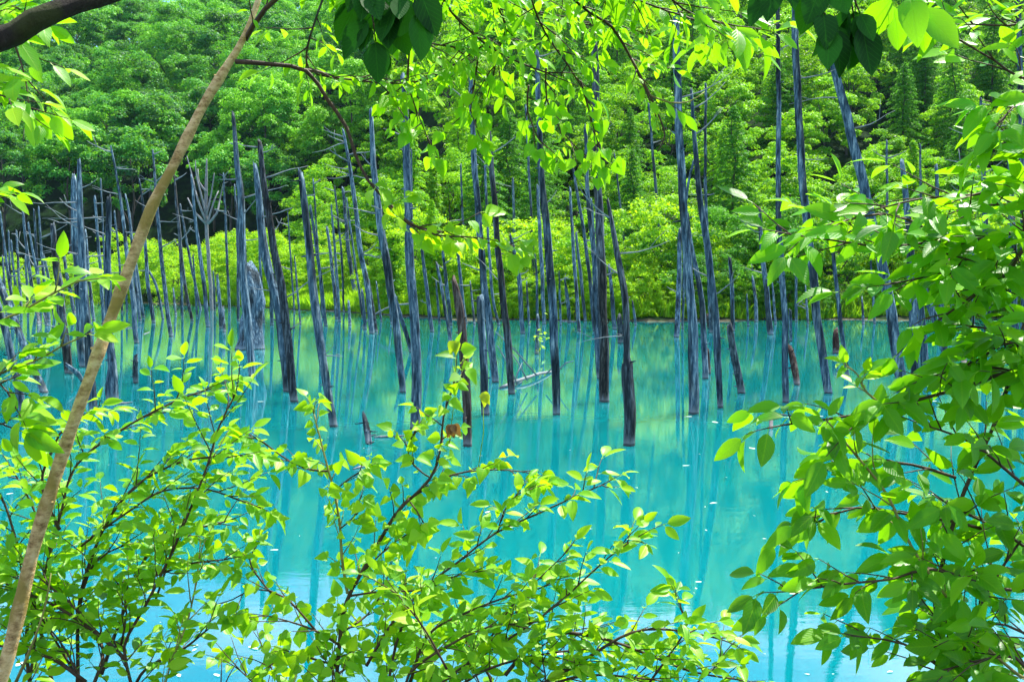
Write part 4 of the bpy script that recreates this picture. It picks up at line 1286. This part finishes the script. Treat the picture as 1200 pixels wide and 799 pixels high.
# 3 -- near twigs at the left edge
o, org = plant('edge_shrub', 'sparse twigs with long bright leaves poking in at the left edge', 'shrub', -260, 2.2)
for i, (pts, w0, w1, ev, tl, st) in enumerate([
    ([(-160, 900, 2.3), (-120, 600, 2.4), (-60, 480, 2.4), (0, 439, 2.4), (38, 424, 2.4), (70, 405, 2.4), (90, 396, 2.4)], 7, 2, .07, (.04, .09), .75),
    ([(-120, 600, 2.4), (-80, 430, 2.4), (0, 376, 2.4), (18, 369, 2.4), (43, 356, 2.4), (86, 333, 2.4), (99, 329, 2.4)], 5, 2, .07, (.03, .08), .6),
    ([(-80, 430, 2.4), (-60, 300, 2.4), (-30, 240, 2.4), (0, 232, 2.4)], 4, 2, .06, (.04, .08), .7),
    ([(-60, 300, 2.4), (-55, 160, 2.5), (-30, 110, 2.6), (10, 115, 2.6), (30, 130, 2.6)], 4, 2, .035, (.06, .14), .5),
    ([(-55, 160, 2.5), (-50, 60, 2.6), (0, 30, 2.7), (20, 60, 2.7), (30, 90, 2.7)], 4, 2, .035, (.06, .14), .5),
    ([(-50, 60, 2.6), (-30, 20, 2.7), (5, 5, 2.7), (28, 15, 2.7)], 3, 2, .035, (.06, .12), .5),
    ([(-90, 520, 2.4), (-50, 500, 2.4), (-10, 495, 2.4), (10, 500, 2.4)], 3, 2, .06, (.04, .08), .6),
    ([(-60, 470, 2.4), (-30, 455, 2.4), (0, 450, 2.4), (14, 470, 2.4)], 3, 2, .04, (.04, .1), .5)]):
    bough(o, org, pts, w0, w1, dict(S_N, leaf=.078) if i > 2 else S_N, every=ev, tl=tl, start=st, seed=200 + i, lmat='leaf_top', mat='green_twig' if i < 3 else 'twig', root=(i == 0))

# 4 -- dense shrub, bottom left
o, org = plant('leafy_shrub', 'dense light green shrub filling the bottom left foreground', 'shrub', 120, 3.0)
bl = [
    ([(153, 800, 3.0), (146, 759, 3.0), (171, 710, 3.0), (198, 651, 3.0), (225, 593, 3.0), (243, 548, 3.0), (256, 500, 3.0), (272, 468, 3.0)], 7, 2, .05, (.08, .2), .25, 'twig'),
    ([(193, 800, 2.9), (205, 765, 2.9), (220, 728, 2.9), (229, 690, 2.9), (233, 660, 2.9)], 4, 2, .08, (.06, .14), .3, 'green_twig'),
    ([(30, 830, 3.1), (50, 690, 3.1), (70, 600, 3.1), (90, 545, 3.1), (153, 498, 3.1), (205, 470, 3.1), (236, 458, 3.1)], 6, 2, .045, (.08, .18), .4, 'twig'),
    ([(148, 775, 3.0), (117, 746, 3.0), (67, 710, 3.0), (20, 690, 3.0), (-20, 680, 3.0)], 5, 2, .04, (.1, .22), .1, 'twig'),
    ([(90, 800, 3.1), (95, 700, 3.1), (120, 620, 3.1), (160, 570, 3.1), (215, 540, 3.1), (260, 535, 3.1)], 5, 2, .04, (.1, .2), .25, 'twig'),
    ([(60, 800, 3.2), (40, 700, 3.2), (20, 640, 3.2), (0, 580, 3.2), (-20, 560, 3.2)], 5, 2, .04, (.1, .2), .2, 'twig'),
    ([(70, 620, 3.1), (50, 570, 3.1), (60, 530, 3.1), (80, 495, 3.1), (110, 485, 3.1)], 4, 2, .045, (.07, .15), .2, 'twig'),
    ([(120, 790, 3.2), (150, 700, 3.2), (180, 640, 3.2), (230, 620, 3.2), (262, 612, 3.2)], 5, 2, .04, (.08, .18), .2, 'twig'),
    ([(100, 800, 3.0), (60, 770, 3.0), (20, 760, 3.0), (-20, 750, 3.0)], 5, 2, .035, (.1, .2), .1, 'twig'),
    ([(110, 800, 3.0), (120, 760, 3.1), (95, 720, 3.1), (110, 660, 3.1), (140, 640, 3.1)], 5, 2, .035, (.1, .2), .1, 'twig'),
    ([(160, 800, 3.1), (175, 780, 3.1), (210, 765, 3.1), (240, 740, 3.1)], 4, 2, .04, (.08, .16), .1, 'twig'),
    ([(40, 830, 3.2), (30, 740, 3.2), (60, 660, 3.2), (40, 600, 3.2), (20, 560, 3.2)], 5, 2, .045, (.1, .2), .1, 'twig'),
    ([(120, 690, 3.1), (180, 675, 3.1), (220, 660, 3.1), (262, 655, 3.1)], 3, 2, .045, (.06, .14), .1, 'twig'),
    ([(95, 640, 3.1), (150, 600, 3.1), (190, 575, 3.1), (240, 572, 3.1), (280, 585, 3.1)], 3, 2, .04, (.08, .16), .1, 'twig'),
]
for i, (pts, w0, w1, ev, tl, st, mt) in enumerate(bl):
    bough(o, org, pts, w0, w1, S_L, every=ev, tl=tl, start=st, seed=300 + i, mat=mt, lmat='leaf_shrub', root=i in (0, 1, 2))
bough(o, org, [(18, 800, 2.7), (38, 752, 2.7), (52, 712, 2.7), (60, 672, 2.7)], 4, 1.5, S_L, every=9, tl=(.02, .04), start=.9, seed=330, mat='green_twig', end=.5)

def fill(o, org, targets, base, d, S, seed, lmat, n0=0):
    rr = random.Random(seed)
    for i, (u, v) in enumerate(targets):
        bu = base[0] + (u - base[0]) * rr.uniform(.35, .6)
        bv = v + rr.uniform(55, 110)
        dd = d + rr.uniform(-.25, .25)
        bough(o, org, [(bu, bv, dd), (bu * .5 + u * .5 + rr.uniform(-8, 8), v + (bv - v) * .45, dd), (u, v, dd + rr.uniform(-.1, .1))], 3.2, 1.4, S, every=.05, tl=(.07, .16), start=.12,
              seed=seed + i, lmat=lmat)


rf = random.Random(77)
fill(o, org, [(rf.uniform(-10, 265), 520 + 250 * rf.random() ** .8) for _ in range(5)], (140, 800), 3.1, dict(S_L, den=.28), 3400, 'leaf_shrub')

# 5 -- young birch, bottom centre
o, org = plant('birch_sapling', 'young birch with small heart-shaped leaves, bottom centre left', 'tree', 392, 3.2)
bc = [
    ([(392, 810, 3.2), (398, 755, 3.2), (407, 705, 3.2), (430, 660, 3.2), (461, 606, 3.2), (481, 584, 3.2)], 6.5, 4, .10, (.06, .14), .5),
    ([(481, 584, 3.2), (505, 560, 3.2), (516, 530, 3.2), (520, 485, 3.2), (530, 455, 3.2), (533, 438, 3.2)], 3.5, 1.6, .05, (.05, .11), .05),
    ([(408, 695, 3.2), (400, 651, 3.2), (398, 620, 3.2), (392, 579, 3.2), (380, 530, 3.2), (368, 485, 3.2)], 4, 1.6, .055, (.05, .11), .1),
    ([(386, 552, 3.2), (365, 550, 3.2), (340, 540, 3.2), (315, 522, 3.2), (302, 514, 3.2)], 2.5, 1.2, .035, (.04, .09), .05),
    ([(484, 582, 3.2), (529, 557, 3.2), (578, 550, 3.2), (612, 552, 3.2)], 3, 1.4, .035, (.05, .11), .05),
    ([(392, 575, 3.2), (410, 560, 3.2), (430, 548, 3.2)], 2, 1.2, .035, (.04, .09), .05),
    ([(398, 755, 3.2), (370, 738, 3.2), (340, 728, 3.2), (315, 722, 3.2)], 3.5, 1.4, .03, (.07, .14), .1),
    ([(395, 780, 3.2), (360, 770, 3.2), (335, 765, 3.2), (322, 775, 3.2)], 3, 1.4, .03, (.07, .14), .1),
    ([(370, 738, 3.2), (335, 700, 3.2), (300, 690, 3.2), (272, 702, 3.2)], 3, 1.3, .032, (.05, .11), .15),
    ([(320, 697, 3.2), (300, 672, 3.2), (292, 655, 3.2), (300, 640, 3.2)], 2.5, 1.2, .032, (.04, .09), .1),
    ([(420, 675, 3.2), (450, 645, 3.2), (470, 630, 3.2)], 2, 1.2, .05, (.05, .1), .1),
    ([(480, 588, 3.2), (495, 610, 3.2), (488, 622, 3.2)], 2, 1.2, .05, (.04, .08), .1),
    ([(400, 740, 3.2), (430, 720, 3.3), (450, 690, 3.3), (455, 670, 3.3)], 3, 1.3, .035, (.06, .12), .1),
    ([(396, 790, 3.2), (420, 770, 3.3), (450, 745, 3.3), (480, 740, 3.3)], 3, 1.3, .03, (.07, .14), .1),
    ([(505, 560, 3.2), (485, 545, 3.2), (478, 525, 3.2), (484, 510, 3.2)], 2, 1.2, .035, (.04, .08), .1),
    ([(398, 620, 3.2), (415, 605, 3.2), (420, 590, 3.2)], 2, 1.2, .04, (.04, .08), .1),
]
for i, (pts, w0, w1, ev, tl, st) in enumerate(bc):
    bough(o, org, pts, w0, w1, S_B, every=ev, tl=tl, start=st, seed=400 + i, mat='twig' if i != 2 else 'green_twig', lmat='leaf_birch', root=(i == 0), updir=.15)
fill(o, org, [(rf.uniform(275, 500), rf.uniform(690, 790)) for _ in range(4)], (395, 800), 3.25, dict(S_B, den=.3), 4400, 'leaf_birch')
# one yellow and one withered leaf on the birch
for nm, mt, u, v, lb in (('withered_leaf', 'brown_leaf', 527, 503, 'withered brown leaf'), ('yellow_leaf', 'yellow_leaf', 566, 466, 'yellow leaf'), ('yellow_leaf', 'yellow_leaf', 534, 405, 'yellow leaf')):
    g = Geo(); rr = random.Random(u)
    for k in range(3 if mt == 'brown_leaf' else 2):
        g.leaf(at(u + rr.uniform(-4, 4), v - 6, 3.17), Vector((rr.uniform(-.6, .6), -.2, -.8)), Vector((.1, -1, .2)), .045, .032, .4, .3, rr.random(), PROF['birch'])
    p0 = at(u, v - 6, 3.17); q0 = at(526 if u < 550 else 560, 520 if u < 550 else 552, 3.2)
    g.tube([p0, p0.lerp(q0, .5) + Vector((.01, 0, 0)), q0], [.001, .0012, .0014], 5)
    c = mesh_np(nm, np.array(g.v) - np.array(org), g.lp, g.ix, M[mt], o, True, g.uv, g.rn)
    c['label'] = lb

# 6 -- cherry shrub, bottom centre right
o, org = plant('cherry_shrub', 'arching shrub with pointed bright leaves, bottom centre right', 'shrub', 520, 3.0)
cc = [
    ([(500, 830, 3.0), (529, 790, 3.0), (592, 750, 3.0), (650, 712, 3.0), (690, 675, 3.0), (722, 645, 3.0), (742, 632, 3.0)], 6, 1.6, .075, (.04, .13), .1),
    ([(450, 830, 3.0), (470, 740, 3.1), (502, 685, 3.1), (538, 656, 3.1), (583, 624, 3.1), (632, 602, 3.1), (668, 585, 3.1), (705, 568, 3.1)], 6, 1.6, .045, (.05, .13), .3),
    ([(592, 790, 3.0), (640, 745, 3.0), (700, 747, 3.0), (760, 766, 3.0), (810, 785, 3.0), (860, 795, 3.0)], 5, 2, .035, (.07, .15), .1),
    ([(620, 810, 3.0), (680, 775, 3.0), (740, 740, 3.0), (790, 738, 3.0), (838, 748, 3.0)], 5, 2, .035, (.06, .14), .1),
    ([(760, 800, 3.0), (800, 745, 3.0), (803, 725, 3.0), (792, 700, 3.0)], 3, 1.4, .07, (.03, .07), .2),
    ([(480, 800, 3.1), (500, 745, 3.1), (540, 720, 3.1), (590, 700, 3.1), (630, 690, 3.1)], 4, 1.6, .032, (.07, .15), .1),
    ([(430, 780, 3.1), (470, 715, 3.1), (520, 680, 3.1), (560, 670, 3.1)], 4, 1.6, .035, (.06, .14), .1),
    ([(510, 830, 3.0), (560, 790, 3.0), (620, 770, 3.0), (680, 760, 3.0)], 4, 2, .028, (.08, .16), .1),
    ([(470, 830, 3.0), (480, 790, 3.0), (520, 760, 3.0), (570, 735, 3.0), (610, 730, 3.0)], 4, 2, .032, (.08, .16), .1),
    ([(412, 698, 3.2), (445, 693, 3.15), (475, 692, 3.1), (500, 690, 3.1)], 3, 1.6, .05, (.05, .1), .2),
    ([(600, 830, 3.0), (650, 800, 3.0), (700, 790, 3.0), (760, 795, 3.0)], 4, 2, .03, (.08, .15), .1),
    ([(583, 624, 3.1), (590, 600, 3.1), (605, 580, 3.1), (625, 572, 3.1)], 2, 1.2, .05, (.04, .08), .2),
    ([(560, 770, 3.0), (600, 710, 3.1), (640, 670, 3.1), (660, 650, 3.1)], 3, 1.2, .05, (.05, .1), .2),
]
for i, (pts, w0, w1, ev, tl, st) in enumerate(cc):
    bough(o, org, pts, w0, w1, S_C, every=ev, tl=tl, start=st, seed=500 + i, mat='twig', lmat='leaf_shrub' if i % 3 else 'leaf_birch', root=(i in (0, 1)))

fill(o, org, [(rf.uniform(470, 850), rf.uniform(725, 795)) for _ in range(9)], (620, 830), 3.1, dict(S_C, den=.28), 5400, 'leaf_shrub')
fill(o, org, [(rf.uniform(450, 640), rf.uniform(660, 740)) for _ in range(2)], (560, 830), 3.1, dict(S_C, den=.28), 5500, 'leaf_birch')

# 7 -- big-leaved bush on the right
o, org = plant('broad_leaved_bush', 'big glossy-leaved bush filling the right foreground', 'shrub', 1330, 2.4)
rb = [
    ([(1260, 830, 2.3), (1192, 789, 2.35), (1140, 743, 2.4), (1109, 699, 2.4), (1070, 642, 2.4), (1039, 579, 2.4), (1005, 535, 2.4), (991, 518, 2.4)], 7, 3, .11, (.08, .16), .35, S_R, 'green_twig'),
    ([(1240, 500, 2.4), (1200, 436, 2.4), (1123, 455, 2.4), (1040, 478, 2.4), (990, 489, 2.4), (915, 499, 2.4)], 6, 2, .06, (.08, .17), .15, S_R, 'twig'),
    ([(1260, 420, 2.4), (1215, 285, 2.4), (1145, 281, 2.4), (1093, 283, 2.4), (1036, 288, 2.4), (973, 281, 2.4), (925, 275, 2.4)], 6, 2, .06, (.07, .15), .2, S_RU, 'twig'),
    ([(1260, 350, 2.4), (1210, 226, 2.4), (1141, 228, 2.4), (1076, 234, 2.4), (1040, 243, 2.4)], 5, 2, .06, (.08, .16), .2, S_RU, 'twig'),
    ([(1230, 260, 2.4), (1200, 290, 2.4), (1183, 316, 2.4), (1145, 343, 2.4), (1100, 375, 2.4)], 5, 2.5, .06, (.08, .16), .1, S_R, 'twig'),
    ([(1130, 820, 2.5), (1098, 725, 2.5), (1118, 612, 2.5), (1140, 550, 2.5), (1175, 476, 2.5), (1190, 420, 2.5)], 9, 4, .07, (.1, .2), .1, S_R, 'twig'),
    ([(1150, 830, 2.4), (1127, 791, 2.4), (1140, 730, 2.4), (1162, 682, 2.4), (1190, 640, 2.4)], 5, 3, .06, (.1, .2), .1, S_R, 'twig'),
    ([(1200, 690, 2.4), (1170, 690, 2.4), (1092, 666, 2.4), (1048, 677, 2.4), (987, 684, 2.4), (925, 693, 2.4)], 4.5, 2, .055, (.06, .14), .15, S_R, 'twig'),
    ([(1150, 620, 2.5), (1110, 610, 2.5), (1050, 600, 2.5), (1004, 594, 2.5), (955, 612, 2.5)], 4, 2, .06, (.07, .15), .1, S_R, 'twig'),
    ([(1120, 560, 2.5), (1070, 545, 2.5), (1010, 540, 2.5), (965, 552, 2.5)], 4, 2, .06, (.07, .14), .1, S_R, 'twig'),
    ([(1130, 830, 2.4), (1100, 780, 2.4), (1060, 755, 2.4), (1020, 748, 2.4)], 5, 2, .06, (.07, .15), .15, S_R, 'twig'),
    ([(1240, 600, 2.4), (1190, 560, 2.4), (1140, 520, 2.4), (1090, 500, 2.4)], 5, 2, .055, (.08, .16), .1, S_R, 'twig'),
    ([(1260, 700, 2.5), (1200, 640, 2.5), (1150, 610, 2.5), (1110, 590, 2.5)], 5, 2, .05, (.1, .2), .1, S_R, 'twig'),
    ([(1260, 800, 2.5), (1200, 740, 2.5), (1160, 730, 2.5), (1120, 735, 2.5)], 5, 2, .05, (.1, .2), .1, S_R, 'twig'),
    ([(1240, 480, 2.4), (1190, 400, 2.4), (1150, 420, 2.4), (1100, 440, 2.4)], 5, 2, .055, (.08, .16), .1, S_R, 'twig'),
    ([(1240, 380, 2.4), (1200, 340, 2.4), (1170, 320, 2.4), (1110, 320, 2.4), (1060, 330, 2.4)], 4, 2, .06, (.08, .16), .2, S_RU, 'twig'),
    ([(1240, 90, 2.3), (1196, 92, 2.3), (1165, 72, 2.3), (1124, 48, 2.3)], 4, 2, .05, (.07, .14), .1, dict(S_RU, leaf=.085, ratio=.36, rv=.7), 'twig'),
    ([(1240, 60, 2.3), (1210, 30, 2.3), (1180, 30, 2.3), (1140, 28, 2.3)], 4, 2, .05, (.06, .12), .1, dict(S_RU, leaf=.08, ratio=.36, rv=.7), 'twig'),
    ([(1240, 160, 2.3), (1215, 130, 2.3), (1195, 120, 2.3), (1180, 135, 2.3)], 4, 2, .04, (.06, .12), .1, dict(S_RU, leaf=.08, rv=.6), 'twig'),
    ([(1250, 240, 2.3), (1225, 200, 2.3), (1205, 185, 2.3), (1192, 170, 2.3)], 4, 2, .05, (.06, .1), .1, S_RU, 'twig'),
    ([(1215, 800, 2.3), (1190, 770, 2.3), (1160, 770, 2.3), (1120, 780, 2.3), (1085, 790, 2.3)], 4, 2, .05, (.1, .18), .1, S_R, 'twig'),
]
for i, (pts, w0, w1, ev, tl, st, S, mt) in enumerate(rb):
    bough(o, org, pts, w0, w1, S, every=ev, tl=tl, start=st, seed=600 + i, mat=mt, lmat='leaf_right', root=i in (0, 5, 6))
rr_ = random.Random(91)
for i in range(8):
    u = rr_.uniform(960, 1190); v = rr_.uniform(225, 440)
    if u < 1100 and v > 290: u += 100
    bough(o, org, [(min(1260, u + 150), v + rr_.uniform(-30, 60), 2.45), (u + 70, v + rr_.uniform(-15, 20), 2.45), (u, v, 2.4)], 4, 2, dict(S_RU, leaf=.08), every=.06, tl=(.07, .15), start=.15, seed=6600 + i, lmat='leaf_right')
for i in range(1):
    u = rr_.uniform(1080, 1180); v = rr_.uniform(470, 700)
    bough(o, org, [(min(1260, u + 150), v + rr_.uniform(0, 80), 2.5), (u + 70, v + rr_.uniform(-15, 20), 2.5), (u, v, 2.45)], 4, 2, S_R, every=.06, tl=(.07, .15), start=.15, seed=6700 + i, lmat='leaf_right')
# a young yellow-tipped shoot in front of the bush
bough(o, org, [(1040, 479, 2.4), (1015, 460, 2.4), (1005, 440, 2.4), (996, 432, 2.4)], 3, 1.5, dict(S_N, leaf=.04, rv=.9), every=.05, tl=(.02, .05), start=.3, seed=640, mat='green_twig', lmat='leaf_top')

# 8 -- leafless twigs poking up at the bottom
bt = Geo()
P = [at(258, 830, 3.0), at(259, 800, 3.0), at(260, 770, 3.0)]
xb = P[0].x; zb = tz(P[0].x, P[0].y)
bt.tube([Vector((P[0].x, P[0].y, zb - .1)), P[0]] + P[1:], [.005, .003, .0022, .001], 6)
bt.tube([at(258, 815, 3.0), at(268, 792, 3.0), at(278, 774, 3.0)], [.0022, .0018, .001], 5)
tag(bt.build('bare_twig', M['twig'], None, Vector((xb, P[0].y, zb))), 'leafless forked twig standing at the bottom left of centre', 'twig')

# sprouts on the little post
sprp = on_water(629, 415)
so = empty('sprouting_seedling', (sprp.x, sprp.y, .2))
tag(so, 'small green seedling growing on a post behind the fallen branch', 'plant')
g = Geo(); gs = Geo(); rr = random.Random(8)
Dp = (sprp - CAM).dot(FWD) - .25
gs.tube([at(632, 418, Dp), at(633, 400, Dp), at(634, 382, Dp)], [.015, .012, .008], 5)
for k in range(26):
    c = at(633 + rr.gauss(0, 6), 396 + rr.gauss(0, 11), Dp + rr.uniform(-.2, .2))
    g.leaf(c, Vector((rr.uniform(-1, 1), rr.uniform(-.4, .4), rr.uniform(-.5, .2))), Vector((rr.gauss(0, .3), -.5, 1)), .2, .12, .2, .2, .8, PROF['ovate'])
mesh_np('stem', np.array(gs.v) - np.array(so.location), gs.lp, gs.ix, M['green_twig'], so, True, gs.uv, gs.rn)
mesh_np('foliage', np.array(g.v) - np.array(so.location), g.lp, g.ix, M['leaf_bright'], so, True, g.uv, g.rn)

# ------------------------------------------------------------------ the air over the pond
hx0, hx1, hy0, hy1, hz0, hz1 = -950, 950, -60, 1330, -4, 260
V = [(x, y, z) for z in (hz0, hz1) for y in (hy0, hy1) for x in (hx0, hx1)]
F = [0, 2, 3, 1, 4, 5, 7, 6, 0, 1, 5, 4, 2, 6, 7, 3, 0, 4, 6, 2, 1, 3, 7, 5]
mh, nt, N, L, out = new_mat('haze')
pv = N.new('ShaderNodeVolumePrincipled')
pv.inputs['Color'].default_value = (.45, .70, 1.0, 1)
pv.inputs['Density'].default_value = .00004
pv.inputs['Anisotropy'].default_value = .2
L.new(pv.outputs[0], out.inputs['Volume'])
hz = mesh_np('haze', V, [4] * 6, F, mh, None, False)
tag(hz, 'thin bluish haze in the air over the pond and hillside', 'haze', kind='stuff')
